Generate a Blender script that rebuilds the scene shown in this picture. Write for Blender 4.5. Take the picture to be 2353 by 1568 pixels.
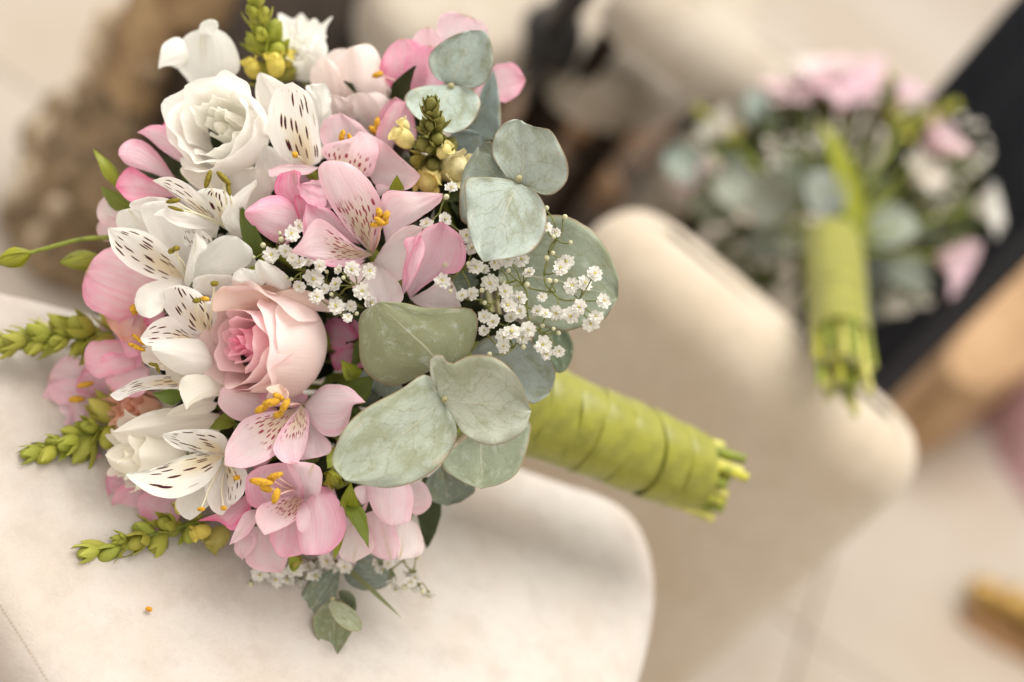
import bpy, math, random
import numpy as np
from mathutils import Matrix, Vector

random.seed(7); rng = np.random.RandomState(11)
S = bpy.context.scene
for o in list(bpy.data.objects): bpy.data.objects.remove(o)
COL = S.collection

# ------------------------------------------------------------------ camera
FPX = 50 / 36 * 2353.0            # focal length in photo pixels (photo seen at 2353 x 1568)
FOC = 650.0                       # focus distance, mm
PITCH, ROLL = math.radians(40), math.radians(35)
UP = np.array([math.cos(PITCH) * math.sin(ROLL), math.cos(PITCH) * math.cos(ROLL), math.sin(PITCH)])
fw = np.array([0, 0, -1.0])
YH = fw - fw.dot(UP) * UP; YH /= np.linalg.norm(YH)
XH = np.cross(YH, UP)
R = np.array([XH, YH, UP])        # camera frame -> world

def P(px, py, d=0.0):
    """point seen at a photo position, d mm in front of (+) or behind (-) the focus distance; camera frame, mm"""
    z = FOC - d
    return np.array([(px - 1176.5) / FPX * z, (784 - py) / FPX * z, -z])
ZC = 0.45                         # height of the seat the bouquet lies on
CAMZ = ZC - UP.dot(P(300, 1400, 0)) / 1000
CAM = np.array([0, 0, CAMZ])
def W(p): return R.dot(np.asarray(p)) / 1000 + CAM
def WD(v): return R.dot(np.asarray(v, float))
def WH(px, py, h):
    """world point at height h (m) under a photo position"""
    r = R.dot(np.array([(px - 1176.5) / FPX, (784 - py) / FPX, -1.0]))
    return CAM + r * ((h - CAMZ) / r[2])

cd = bpy.data.cameras.new('camera'); cam = bpy.data.objects.new('camera', cd); COL.objects.link(cam)
m4 = np.eye(4); m4[:3, :3] = R; m4[:3, 3] = CAM
cam.matrix_world = Matrix(m4.tolist())
cd.lens = 50; cd.sensor_width = 36; cd.sensor_fit = 'HORIZONTAL'; cd.clip_start = 0.02; cd.clip_end = 100
cd.dof.use_dof = True; cd.dof.focus_distance = FOC / 1000; cd.dof.aperture_fstop = 2.2
S.camera = cam

# ------------------------------------------------------------------ light
wd = bpy.data.worlds.new('World'); S.world = wd; wd.use_nodes = True
bg = wd.node_tree.nodes['Background']; bg.inputs[0].default_value = (1.0, .94, .86, 1); bg.inputs[1].default_value = 1.14
ld = bpy.data.lights.new('ceiling_light', 'AREA'); ld.shape = 'DISK'; ld.size = 1.9; ld.energy = 84; ld.color = (1, .965, .91)
lo = bpy.data.objects.new('ceiling_light', ld); COL.objects.link(lo)
bc = W(P(760, 780, -40))
lo.location = Vector(bc) + Vector(WD([.55, .78, .30])) * 2.6
lo.rotation_euler = (Vector(bc) - lo.location).to_track_quat('-Z', 'Y').to_euler()
S.view_settings.view_transform = 'Standard'; S.view_settings.look = 'None'
S.view_settings.exposure = 0.15; S.view_settings.gamma = 1.0
S.render.engine = 'CYCLES'

# ------------------------------------------------------------------ materials
class NT:
    def __init__(s, name):
        s.m = bpy.data.materials.new(name); s.m.use_nodes = True; s.t = s.m.node_tree
        s.t.nodes.clear(); s.out = s.n('ShaderNodeOutputMaterial')
    def n(s, typ, **kw):
        x = s.t.nodes.new(typ)
        for k, v in kw.items(): setattr(x, k, v)
        return x
    def put(s, sock, v):
        if isinstance(v, bpy.types.NodeSocket): s.t.links.new(v, sock)
        elif v is not None:
            if isinstance(v, tuple) and len(v) == 3 and sock.type == 'RGBA': v = (*v, 1)
            sock.default_value = v
    def math(s, op, a, b=None, c=None, clamp=False):
        x = s.n('ShaderNodeMath', operation=op, use_clamp=clamp)
        for i, v in enumerate((a, b, c)):
            if v is not None: s.put(x.inputs[i], v)
        return x.outputs[0]
    def mix(s, f, a, b, mode='MIX'):
        x = s.n('ShaderNodeMix', data_type='RGBA', blend_type=mode)
        s.put(x.inputs[0], f); s.put(x.inputs[6], a); s.put(x.inputs[7], b)
        return x.outputs[2]
    def step(s, v, a, b, lo=0.0, hi=1.0):
        x = s.n('ShaderNodeMapRange', interpolation_type='SMOOTHSTEP')
        for i, q in enumerate((v, a, b, lo, hi)): s.put(x.inputs[i], q)
        return x.outputs[0]
    def comb(s, x, y, z=0.0):
        c = s.n('ShaderNodeCombineXYZ')
        for i, v in enumerate((x, y, z)): s.put(c.inputs[i], v)
        return c.outputs[0]
    def noise(s, vec, scale=5.0, detail=3.0, rough=.5, dim='3D'):
        x = s.n('ShaderNodeTexNoise', noise_dimensions=dim)
        if vec is not None: s.put(x.inputs['Vector'], vec)
        x.inputs['Scale'].default_value = scale; x.inputs['Detail'].default_value = detail
        x.inputs['Roughness'].default_value = rough
        return x.outputs[0]
    def voro(s, vec, scale=1.0, rnd=.8):
        x = s.n('ShaderNodeTexVoronoi', voronoi_dimensions='2D')
        s.put(x.inputs['Vector'], vec); x.inputs['Scale'].default_value = scale; x.inputs['Randomness'].default_value = rnd
        return x.outputs['Distance']
    def uv(s):
        x = s.n('ShaderNodeUVMap'); y = s.n('ShaderNodeSeparateXYZ'); s.t.links.new(x.outputs[0], y.inputs[0])
        return y.outputs[0], y.outputs[1]
    def info(s): return s.n('ShaderNodeObjectInfo')
    def pos(s): return s.n('ShaderNodeTexCoord').outputs['Object']
    def bump(s, h, strength=.2, dist=.001):
        x = s.n('ShaderNodeBump'); s.put(x.inputs['Height'], h)
        x.inputs['Strength'].default_value = strength; x.inputs['Distance'].default_value = dist
        return x.outputs[0]
    def surf(s, col, rough=.5, spec=.3, trans=0.0, nrm=None, sheen=0.0, tcol=None, metal=0.0):
        p = s.n('ShaderNodeBsdfPrincipled')
        s.put(p.inputs['Base Color'], col); s.put(p.inputs['Roughness'], rough)
        p.inputs['Specular IOR Level'].default_value = spec; p.inputs['Metallic'].default_value = metal
        if sheen: p.inputs['Sheen Weight'].default_value = sheen
        if nrm is not None: s.put(p.inputs['Normal'], nrm)
        res = p.outputs[0]
        if trans:
            t = s.n('ShaderNodeBsdfTranslucent'); s.put(t.inputs[0], tcol if tcol is not None else col)
            if nrm is not None: s.put(t.inputs[1], nrm)
            mx = s.n('ShaderNodeMixShader'); s.put(mx.inputs[0], trans)
            s.t.links.new(res, mx.inputs[1]); s.t.links.new(t.outputs[0], mx.inputs[2]); res = mx.outputs[0]
        s.t.links.new(res, s.out.inputs[0])
        return s.m

def petal_mat(name, kind):
    """petal colour comes from the object colour; kind adds streaks / stripe / plain"""
    q = NT(name); u, v = q.uv(); inf = q.info(); base = inf.outputs['Color']; rnd = inf.outputs['Random']
    av = q.math('ABSOLUTE', q.math('SUBTRACT', v, .5))               # 0 centre .. .5 edge
    off = q.math('MULTIPLY', rnd, 37.0)
    vein = q.noise(q.comb(q.math('MULTIPLY', v, 42.0), q.math('MULTIPLY', u, 1.6), off), 1.0, 3.0, .6)
    mott = q.noise(q.comb(q.math('MULTIPLY', v, 2.2), q.math('MULTIPLY', u, 2.6), off), 1.0, 3.0, .6)
    hsv = q.n('ShaderNodeHueSaturation'); q.put(hsv.inputs['Color'], base)
    if kind in ('pink', 'pinkspot', 'pinkstripe'):
        edge = q.step(av, .25, .5); tip = q.step(u, .6, 1.0)
        sat = q.math('ADD', .70, q.math('MULTIPLY', q.math('MAXIMUM', edge, tip), .42))
        sat = q.math('ADD', sat, q.math('MULTIPLY', q.math('SUBTRACT', mott, .5), .95))
        sat = q.math('ADD', sat, q.math('MULTIPLY', q.math('SUBTRACT', vein, .5), 1.2))
        q.put(hsv.inputs['Saturation'], sat); hsv.inputs['Value'].default_value = 1.0
        col = hsv.outputs[0]
    else:
        q.put(hsv.inputs['Saturation'], q.math('ADD', .7, q.math('MULTIPLY', mott, .7)))
        col = q.mix(q.math('MULTIPLY', q.step(vein, .55, .8), .12), hsv.outputs[0], (.70, .62, .52))
    if kind == 'pinkspot':
        col = q.mix(q.math('MULTIPLY', q.step(u, .62, .25), q.step(av, .42, .2)), col, (.86, .72, .55))
        d = q.voro(q.comb(q.math('ADD', q.math('MULTIPLY', v, 15.0), off), q.math('MULTIPLY', u, 8.0)), 1.0, .9)
        k = q.math('MULTIPLY', q.step(d, .30, .20), q.math('MULTIPLY', q.step(u, .58, .44), q.step(av, .46, .36)))
        k = q.math('MULTIPLY', k, q.step(u, .05, .14)); col = q.mix(k, col, (.36, .035, .075))
    if kind == 'whitespot':
        col = q.mix(q.math('MULTIPLY', q.math('MULTIPLY', q.step(u, .65, .25), q.step(av, .35, .1)), .75), col, (.86, .72, .44))
        d = q.voro(q.comb(q.math('ADD', q.math('MULTIPLY', v, 10.5), off), q.math('ADD', q.math('MULTIPLY', u, 3.4), q.math('MULTIPLY', off, 1.7))), 1.0, .95)
        reg = q.math('MULTIPLY', q.math('MULTIPLY', q.step(u, .15, .2), q.step(u, .86, .80)), q.step(av, .43, .37))
        thr = q.math('ADD', .10, q.math('MULTIPLY', q.noise(q.comb(q.math('MULTIPLY', v, 5.0), q.math('MULTIPLY', u, 3.0), off), 1.0, 1.0), .20))
        k = q.math('MULTIPLY', q.step(q.math('SUBTRACT', d, thr), .03, -.02), reg)
        halo = q.math('MULTIPLY', q.step(q.math('SUBTRACT', d, thr), .10, .0), reg)
        col = q.mix(q.math('MULTIPLY', halo, .45), col, (.75, .5, .12)); col = q.mix(k, col, (.07, .008, .02))
    if kind in ('pinkstripe', 'whitestripe'):
        k = q.math('MULTIPLY', q.step(av, .10, .0), q.step(u, .35, .95))
        lines = q.math('MULTIPLY', q.step(vein, .42, .58), .6)
        col = q.mix(q.math('MULTIPLY', k, q.math('ADD', .22, lines)), col, (.52, .45, .16))
    if kind != 'rose':
        col = q.mix(q.math('MULTIPLY', q.math('MULTIPLY', q.step(u, .965, .995), q.step(av, .5, .2)), .8), col, (.50, .46, .13))
    bh = q.math('ADD', vein, q.math('MULTIPLY', mott, .9))
    nrm = q.bump(bh, .6 if kind != 'rose' else .2, .0008)
    return q.surf(col, .62, .18, .5, nrm, sheen=.15)

M_PINK = petal_mat('petal_pink', 'pink'); M_PSPOT = petal_mat('petal_pink_streaked', 'pinkspot')
M_PSTR = petal_mat('petal_pink_striped', 'pinkstripe'); M_WHITE = petal_mat('petal_white', 'white')
M_WSPOT = petal_mat('petal_white_streaked', 'whitespot'); M_WSTR = petal_mat('petal_white_striped', 'whitestripe')
M_ROSE = petal_mat('petal_rose', 'rose')

def euc_mat():
    q = NT('eucalyptus_leaf'); u, v = q.uv(); inf = q.info(); base = inf.outputs['Color']; off = q.math('MULTIPLY', inf.outputs['Random'], 31.0)
    vs = q.math('SUBTRACT', v, .5); av = q.math('ABSOLUTE', vs)
    vec = q.comb(q.math('MULTIPLY', v, 1.0), u, off)
    n1 = q.noise(vec, 3.0, 5.0, .65); n2 = q.noise(vec, 9.0, 4.0, .6); n3 = q.noise(vec, 26.0, 3.0, .6)
    col = q.mix(q.step(n1, .47, .66, 0, .6), base, (.23, .245, .13), 'MIX')
    n4 = q.noise(vec, 48.0, 4.0, .7); col = q.mix(q.step(n2, .50, .72, 0, .5), col, (.50, .55, .49)); col = q.mix(q.step(n4, .5, .8, 0, .35), col, (.20, .22, .13))
    wv = q.math('ADD', q.math('SUBTRACT', u, q.math('MULTIPLY', av, .75)), q.math('ADD', q.math('MULTIPLY', n1, .35), q.math('MULTIPLY', n2, .10)))
    fr = q.math('FRACT', q.math('MULTIPLY', wv, 6.0))
    lat = q.math('MULTIPLY', q.step(q.math('ABSOLUTE', q.math('SUBTRACT', fr, .5)), .055, .0), q.step(av, .48, .25))
    vo = q.n('ShaderNodeTexVoronoi', feature='DISTANCE_TO_EDGE', voronoi_dimensions='2D'); q.put(vo.inputs['Vector'], q.comb(q.math('ADD', q.math('MULTIPLY', v, 9.0), q.math('MULTIPLY', n2, 1.4)), q.math('ADD', q.math('MULTIPLY', u, 8.0), off)))
    vo.inputs['Scale'].default_value = 1.0
    net = q.math('MULTIPLY', q.step(vo.outputs['Distance'], .05, 0.0), .42)
    mid = q.step(q.math('ADD', av, q.math('MULTIPLY', u, .004)), .016, .006)
    veins = q.math('MAXIMUM', q.math('MULTIPLY', lat, .5), net)
    col = q.mix(veins, col, (.26, .25, .13)); col = q.mix(q.math('MULTIPLY', mid, q.step(u, .95, .35, .12, .6)), col, (.52, .51, .38))
    spot = q.math('MULTIPLY', q.step(n3, .70, .78), q.step(n1, .45, .58)); col = q.mix(spot, col, (.18, .09, .03)); eb = q.math('MULTIPLY', q.step(av, .33, .5), q.step(n2, .56, .66)); col = q.mix(q.math('MULTIPLY', eb, .6), col, (.42, .33, .22))
    col = q.mix(q.math('MULTIPLY', q.step(av, .478, .497), .75), col, (.30, .20, .10))
    h = q.math('ADD', q.math('MULTIPLY', mid, .6), q.math('ADD', q.math('MULTIPLY', lat, .5), q.math('ADD', n2, q.math('MULTIPLY', n3, .5))))
    return q.surf(col, .56, .3, .16, q.bump(h, .35, .0008), sheen=.15)
M_EUC = euc_mat()

def leaf_mat(name):
    q = NT(name); u, v = q.uv(); inf = q.info(); base = inf.outputs['Color']
    n = q.noise(q.comb(q.math('MULTIPLY', v, 16.0), q.math('MULTIPLY', u, 2.0), q.math('MULTIPLY', inf.outputs['Random'], 20.0)), 1.0, 3.0)
    col = q.mix(q.step(n, .35, .7, 0, .6), base, (.12, .15, .02))
    return q.surf(col, .42, .35, .25, q.bump(n, .3, .0006))
M_LEAF = leaf_mat('green_leaf')

def plain(name, col, rough=.5, spec=.3, trans=0.0, nscale=None, namt=.25, col2=None, metal=0.0, bumpd=.0008, sheen=0.0):
    q = NT(name); c = col; nrm = None
    if nscale:
        n = q.noise(q.pos(), nscale, 5.0, .6)
        c = q.mix(q.step(n, .35, .68), col, col2 if col2 else tuple(x * (1 - namt) for x in col)); nrm = q.bump(n, .3, bumpd)
    return q.surf(c, rough, spec, trans, nrm, metal=metal, sheen=sheen)
def tint(name, trans=.2, rough=.5):
    q = NT(name); inf = q.info(); n = q.noise(q.pos(), 260.0, 4.0)
    c = q.mix(q.step(n, .4, .75, 0, .35), inf.outputs['Color'], (.22, .20, .03))
    return q.surf(c, rough, .3, trans, q.bump(n, .3, .0006))
M_STEM = plain('stem_green', (.23, .27, .035), .45, .35, .05, 220, .4)
M_GSTEM = plain('sprig_stem', (.22, .23, .06), .5, .3, 0, 300, .4)
M_CUT = plain('cut_stem', (.50, .48, .06), .5, .3, .1, 160, .5, (.18, .20, .03))
M_CUT2 = plain('pale_cut_stem', (.62, .58, .16), .5, .3, .1, 160, .4, (.30, .30, .06))
M_CUTEND = plain('cut_stem_end', (.50, .49, .20), .6, .2, 0, 300, .4)
M_RIB = plain('satin_ribbon', (.25, .25, .018), .4, .45, .03, 90, .25, bumpd=.0005, sheen=.2)
M_FIL = plain('filament', (.80, .56, .50), .45, .3, .3)
M_FILW = plain('filament_pale', (.84, .80, .62), .45, .3, .3)
M_ANT = plain('anther_gold', (.66, .36, .035), .7, .15, 0, 900, .5)
M_ANTO = plain('anther_olive', (.24, .19, .025), .7, .15, 0, 900, .55)
M_BUD = tint('bud_green', .18); M_BUDY = tint('bud_yellow', .3)
M_GW = plain('floret_white', (.88, .86, .80), .5, .25, .30, 900, .06)
M_GY = plain('floret_eye', (.58, .50, .06), .6, .2, 0)
M_GB = plain('floret_bud', (.74, .72, .48), .5, .25, .2, 500, .3)
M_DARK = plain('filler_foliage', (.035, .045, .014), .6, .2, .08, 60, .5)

def suede(name, c1, c2, sc=1.0):
    q = NT(name); p = q.pos()
    big = q.noise(p, 14.0 * sc, 5.0, .65); mid = q.noise(p, 70.0 * sc, 5.0, .7); fine = q.noise(p, 900.0, 3.0, .7)
    c = q.mix(q.step(big, .36, .66), c1, c2)
    c = q.mix(q.step(mid, .42, .72, 0, .30), c, tuple(x * .70 for x in c2))
    c = q.mix(q.step(fine, .35, .7, 0, .12), c, tuple(x * .75 for x in c1))
    return q.surf(c, .9, .1, 0, q.bump(q.math('ADD', fine, q.math('MULTIPLY', mid, 1.5)), .45, .0011), sheen=.25)
M_SUEDE = suede('cream_suede', (.535, .497, .453), (.495, .43, .37))
M_SUEDE2 = suede('beige_suede', (.58, .505, .41), (.53, .445, .34))
M_SUEDE3 = suede('taupe_suede', (.45, .40, .335), (.38, .32, .25))
M_THREAD = plain('seam_thread', (.38, .31, .24), .8, .1)

# ------------------------------------------------------------------ object helpers
def mesh(name, verts, faces, mats, uvs=None, midx=None, smooth=True):
    me = bpy.data.meshes.new(name); me.from_pydata([tuple(map(float, v)) for v in verts], [], [tuple(map(int, f)) for f in faces])
    for m in (mats if isinstance(mats, (list, tuple)) else [mats]): me.materials.append(m)
    if uvs is not None:
        l = me.uv_layers.new(name='UVMap'); idx = np.empty(len(me.loops), dtype=np.int32); me.loops.foreach_get('vertex_index', idx)
        l.data.foreach_set('uv', np.asarray(uvs, dtype=np.float32)[idx].ravel())
    if midx is not None: me.polygons.foreach_set('material_index', np.asarray(midx, dtype=np.int32))
    if smooth: me.polygons.foreach_set('use_smooth', np.ones(len(me.polygons), dtype=bool))
    me.update(); return me

WORLDLOC = {}
def link(name, me, loc, parent=None, color=None, label=None, cat=None, group=None, kind=None, rot=None):
    o = bpy.data.objects.new(name, me); COL.objects.link(o)
    loc = np.asarray(loc, float); WORLDLOC[o.name] = loc
    if parent is not None:
        o.parent = parent; o.location = loc - WORLDLOC[parent.name]
    else: o.location = loc
    if rot is not None: o.rotation_euler = rot
    if color is not None: o.color = (*color, 1)
    for k, v in (('label', label), ('category', cat), ('group', group), ('kind', kind)):
        if v: o[k] = v
    return o
def empty(name, loc, label, cat, group=None): return link(name, None, loc, None, None, label, cat, group)

class G:
    """collects shapes (camera-frame mm or world m) into one mesh"""
    def __init__(s): s.v = []; s.f = []; s.mi = []; s.uv = []; s.k = 0
    def add(s, v, f, mi=0, uv=None):
        v = np.asarray(v, float); s.v.append(v); s.f += [tuple(i + s.k for i in q) for q in f]; s.mi += [mi] * len(f)
        s.uv.append(np.asarray(uv) if uv is not None else np.zeros((len(v), 2))); s.k += len(v)
    def cam(s, name, org_cam, mats, parent=None, **kw):      # data are camera-frame mm
        v = np.vstack(s.v); org = W(org_cam); v = (R.dot(v.T)).T / 1000 + CAM - org
        return link(name, mesh(name, v, s.f, mats, np.vstack(s.uv), s.mi), org, parent, **kw)
    def world(s, name, org, mats, parent=None, smooth=True, **kw):
        v = np.vstack(s.v) - np.asarray(org, float)
        return link(name, mesh(name, v, s.f, mats, np.vstack(s.uv), s.mi, smooth), org, parent, **kw)

def unit(v): v = np.asarray(v, float); return v / (np.linalg.norm(v) + 1e-12)
def perp(a):
    a = unit(a); h = np.array([0, 0, 1.0]) if abs(a[2]) < .85 else np.array([0, 1.0, 0])
    s = unit(np.cross(a, h)); return s, np.cross(s, a)
def catmull(pts, n):
    p = [np.asarray(q, float) for q in pts]; p = [2 * p[0] - p[1]] + p + [2 * p[-1] - p[-2]]; out = []
    seg = len(p) - 3
    for i in range(n):
        t = i / (n - 1) * seg; k = min(int(t), seg - 1); t -= k; a, b, c, d = p[k:k + 4]
        out.append(.5 * (2 * b + (c - a) * t + (2 * a - 5 * b + 4 * c - d) * t * t + (3 * b - a - 3 * c + d) * t ** 3))
    return np.array(out)
def tube(g, pts, rad, sides=7, mi=0, cap=True, mi_cap=None):
    pts = np.asarray(pts, float); n = len(pts); rad = np.broadcast_to(np.asarray(rad, float), (n,)) if np.ndim(rad) <= 1 else rad
    v = []; f = []
    s, t = perp(pts[1] - pts[0])
    for i in range(n):
        a = unit(pts[min(i + 1, n - 1)] - pts[max(i - 1, 0)]); s = unit(s - s.dot(a) * a); t = np.cross(a, s)
        for k in range(sides):
            q = 2 * math.pi * k / sides; v.append(pts[i] + rad[i] * (math.cos(q) * s + math.sin(q) * t))
    for i in range(n - 1):
        for k in range(sides):
            k2 = (k + 1) % sides; f.append((i * sides + k, i * sides + k2, (i + 1) * sides + k2, (i + 1) * sides + k))
    uv = [(i / (n - 1), k / sides) for i in range(n) for k in range(sides)]
    g.add(v, f, mi, uv)
    if cap:
        e = v[-sides:]; g.add(e + [pts[-1]], [(k, (k + 1) % sides, sides) for k in range(sides)], mi if mi_cap is None else mi_cap)
def blob(g, c, axis, rl, rw, mi=0, nu=7, nv=8, groove=0.0, rb=None):
    """ellipsoid along axis, optionally grooved or bent"""
    a = unit(axis); s, t = perp(a); v = []; f = []; uv = []
    for i in range(nu + 1):
        q = math.pi * i / nu; z = -math.cos(q); r = math.sin(q)
        for k in range(nv):
            w = 2 * math.pi * k / nv; rr = r * rw * (1 - groove * (math.cos(2 * w) > .7))
            v.append(c + a * z * rl + rr * (math.cos(w) * s + math.sin(w) * t)); uv.append((i / nu, k / nv))
    for i in range(nu):
        for k in range(nv):
            k2 = (k + 1) % nv; f.append((i * nv + k, i * nv + k2, (i + 1) * nv + k2, (i + 1) * nv + k))
    g.add(v, f, mi, uv)

PROF = {
 'outer': [(0, .22), (.12, .42), (.3, .74), (.5, .95), (.66, 1), (.8, .95), (.9, .74), (.955, .47), (.985, .2), (1, .05)],
 'inner': [(0, .22), (.2, .44), (.4, .72), (.58, .94), (.72, 1), (.84, .9), (.93, .62), (.975, .32), (1, .06)],
 'round': [(0, .22), (.1, .5), (.25, .8), (.45, 1), (.65, 1), (.8, .88), (.9, .67), (.97, .38), (1, .08)],
 'fan':   [(0, .16), (.15, .35), (.4, .7), (.65, .95), (.8, 1), (.9, .92), (.96, .72), (.99, .45), (1, .15)],
 'euc':   [(0, .10), (.03, .36), (.09, .62), (.22, .89), (.4, 1), (.58, .97), (.74, .84), (.86, .64), (.945, .40), (.985, .2), (1, .05)],
 'shield': [(0, .30), (.04, .66), (.12, .90), (.26, 1), (.45, .99), (.62, .88), (.78, .68), (.9, .42), (.97, .2), (1, .05)],
 'lance': [(0, .2), (.12, .55), (.32, 1), (.55, .88), (.76, .55), (.9, .26), (1, .02)],
 'blade': [(0, .8), (.4, 1), (.8, .6), (1, .05)]}
PF = {k: (np.array([a for a, _ in p]), np.array([b for _, b in p])) for k, p in PROF.items()}
def prof(k, u):
    xs, ys = PF[k]; return .5 * np.interp(u, xs, ys) + .25 * (np.interp(np.clip(u - .03, 0, 1), xs, ys) + np.interp(np.clip(u + .03, 0, 1), xs, ys)) if .04 < u < .94 else np.interp(u, xs, ys)

def petal(g, b, t, w, n=(0, 0, 1), pr='outer', bulge=.06, cup=.25, tc=0.0, twist=0.0, ruf=.042, rf=1.7, sk=0.0, notch=0.0, serr=.022, nu=26, nv=15, mi=0, fold=0.0, wob=.045):
    """one petal or leaf sheet from base b to tip t (camera mm), facing n"""
    b = np.asarray(b, float); t = np.asarray(t, float); a = t - b; L = np.linalg.norm(a); ah = a / L
    n = np.asarray(n, float); n = unit(n - n.dot(ah) * ah); s = np.cross(ah, n)
    v = []; uv = []; ph = random.uniform(0, 6.28); ph2 = random.uniform(0, 6.28); k1 = random.uniform(2.5, 4.5); k2 = random.uniform(6, 10); wb1 = random.uniform(4, 7); wb2 = random.uniform(4, 7)
    for i in range(nu):
        u = .5 - .5 * math.cos(math.pi * (i / (nu - 1)) ** .93)
        c = b + a * u + n * L * (bulge * 4 * u * (1 - u) + tc * max(0, (u - .5) / .5) ** 2) + s * L * sk * 4 * u * (1 - u)
        h0 = w / 2 * prof(pr, u); tw = twist * (u - .3)
        sr = s * math.cos(tw) + n * math.sin(tw); nr = n * math.cos(tw) - s * math.sin(tw)
        jl, jr = random.uniform(-serr, serr), random.uniform(-serr, serr)
        lowl = 1 + wob * math.sin(wb1 * u + ph) + wob * .5 * math.sin(2.7 * wb2 * u + ph2); lowr = 1 + wob * math.sin(wb2 * u + ph2) + wob * .5 * math.sin(2.6 * wb1 * u + ph)
        for j in range(nv):
            x = 2 * j / (nv - 1) - 1; ax = abs(x)
            hw = h0 * ((lowl + (jl if ax > .95 else 0)) if x < 0 else (lowr + (jr if ax > .95 else 0)))
            z = cup * hw * x * x + ruf * w * ax ** 1.6 * min(1, u * 1.6) * math.sin(6.283 * rf * u + ph + (2.1 if x > 0 else 0))
            z += w * ruf * .45 * ax ** 4 * min(1, u * 2) * math.sin(6.283 * 4.6 * u + ph2 + (1.3 if x > 0 else 0)) + fold * hw * (ax ** 1.1) + w * min(1, 3 * u) * (.020 * math.sin(k1 * x + 3 * u + ph2) + .012 * math.sin(k2 * x + ph) * math.sin(4.5 * u + ph2) + .006 * math.sin(13 * x + 8 * u + ph)) - .02 * w * math.exp(-(x / .12) ** 2) * (1 - u)
            p = c + sr * hw * x * (1 - .12 * cup * cup) + nr * z
            if notch: p = p - ah * L * notch * ax ** 1.4 * (1 - u) ** 3.5
            v.append(p); uv.append((u, j / (nv - 1)))
    f = [(i * nv + j, (i + 1) * nv + j, (i + 1) * nv + j + 1, i * nv + j + 1) for i in range(nu - 1) for j in range(nv - 1)]
    g.add(v, f, mi, uv)

VIEW = {'T': (183.8, 0, .3906), 'U': (183.8, 514.7, .3906), 'E': (643.3, 643.3, .3517), 'G': (919, 367.6, .3222), 'B': (735.2, 0, .3282), 'L': (183.8, 781.2, .3517), 'K': (413.6, 1038.5, .3376)}
def opetal(g, view, d0, d1, left, right, bulge=3.0, cup=3.0, ts=None, ruf=1.0, serr=.6, nu=26, nv=15, roll=0.0, mi=0):
    """petal or leaf whose two edges run base -> tip through the given outline points; depth in mm gives its real slope, arch and cup"""
    x0, y0, k = VIEW[view]; cv = lambda pts: np.array([(x0 + a * k, y0 + b * k) for a, b in pts])
    def edge(pts):
        c = catmull([np.append(q_, 0) for q_ in cv(pts)], 90)[:, :2]; d = np.concatenate([[0], np.cumsum(np.linalg.norm(np.diff(c, axis=0), axis=1))]); t = .5 - .5 * np.cos(np.pi * np.linspace(0, 1, nu) ** .95)
        t = .35 * t + .65 * np.linspace(0, 1, nu); return np.stack([np.interp(t * d[-1], d, c[:, i]) for i in (0, 1)], 1), t
    left = list(left); bs = (cv(left[:1])[0] + cv(right[:1])[0]) / 2; tp_ = cv(right[-1:])[0]; axv = tp_ - bs; axl = axv.dot(axv)
    if tuple(left[-1]) != tuple(right[-1]): left.append(right[-1])
    Lp, T = edge(left); Rp, _ = edge(right); ts = random.uniform(-3, 3) if ts is None else ts
    f1, f2, f3, f4 = [random.uniform(0, 6.28) for _ in range(4)]; k1 = random.uniform(2.5, 4.5); k2 = random.uniform(7, 10); v = []; uv = []
    for i in range(nu):
        u = T[i]; l, r_ = Lp[i], Rp[i]; ww = np.linalg.norm(r_ - l) + 1e-6; dirn = (r_ - l) / ww; cm = (l + r_) / 2; fix = (bs + axv * ((cm - bs).dot(axv) / axl) - cm) * .7; wf = min(1, ww / 60.0)
        l = l - dirn * random.uniform(-serr, serr); r_ = r_ + dirn * random.uniform(-serr, serr)
        for j in range(nv):
            x = 2 * j / (nv - 1) - 1; ax = abs(x); p2 = l + (r_ - l) * (x + 1) / 2 + fix * (1 - x * x)
            d = d0 + (d1 - d0) * u + bulge * 4 * u * (1 - u) + wf * (cup * x * x + ts * x) + roll * max(0, ax - .7) ** 2 * 11 * wf
            d += ruf * wf * min(1, 3 * u) * (.55 * math.sin(k1 * x + 4 * u + f1) + .35 * math.sin(k2 * x + f2) * math.sin(5 * u + f3) + .14 * math.sin(15 * x + 6 * u + f4) + ax ** 2 * .9 * math.sin(10 * u + f2 + (2 if x > 0 else 0)) + ax ** 4 * .7 * math.sin(27 * u + f3 + (1 if x > 0 else 0)))
            d -= .5 * math.exp(-(x / .1) ** 2) * wf * (1 - u)
            v.append(P(p2[0], p2[1], d)); uv.append((u, j / (nv - 1)))
    g.add(v, [(i * nv + j, (i + 1) * nv + j, (i + 1) * nv + j + 1, i * nv + j + 1) for i in range(nu - 1) for j in range(nv - 1)], mi, uv)
    return P(*((Lp[0] + Rp[0]) / 2), d0)

def pxmm(w, d): return w / FPX * (FOC - d)
def jit(c, a=.05):
    k = 1 + random.uniform(-a, a); return tuple(min(.95, x * k * (1 + random.uniform(-a, a) * .4)) for x in c)

PK = (.93, .53, .66); PKD = (.92, .34, .52); PKL = (.94, .69, .76); PKP = (.94, .80, .80)
WH_ = (.94, .93, .89); CRM = (.94, .905, .82); PCH = (.87, .58, .47); EUC = (.36, .41, .35); EUB = (.39, .47, .45); EUO = (.26, .28, .16)

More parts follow.
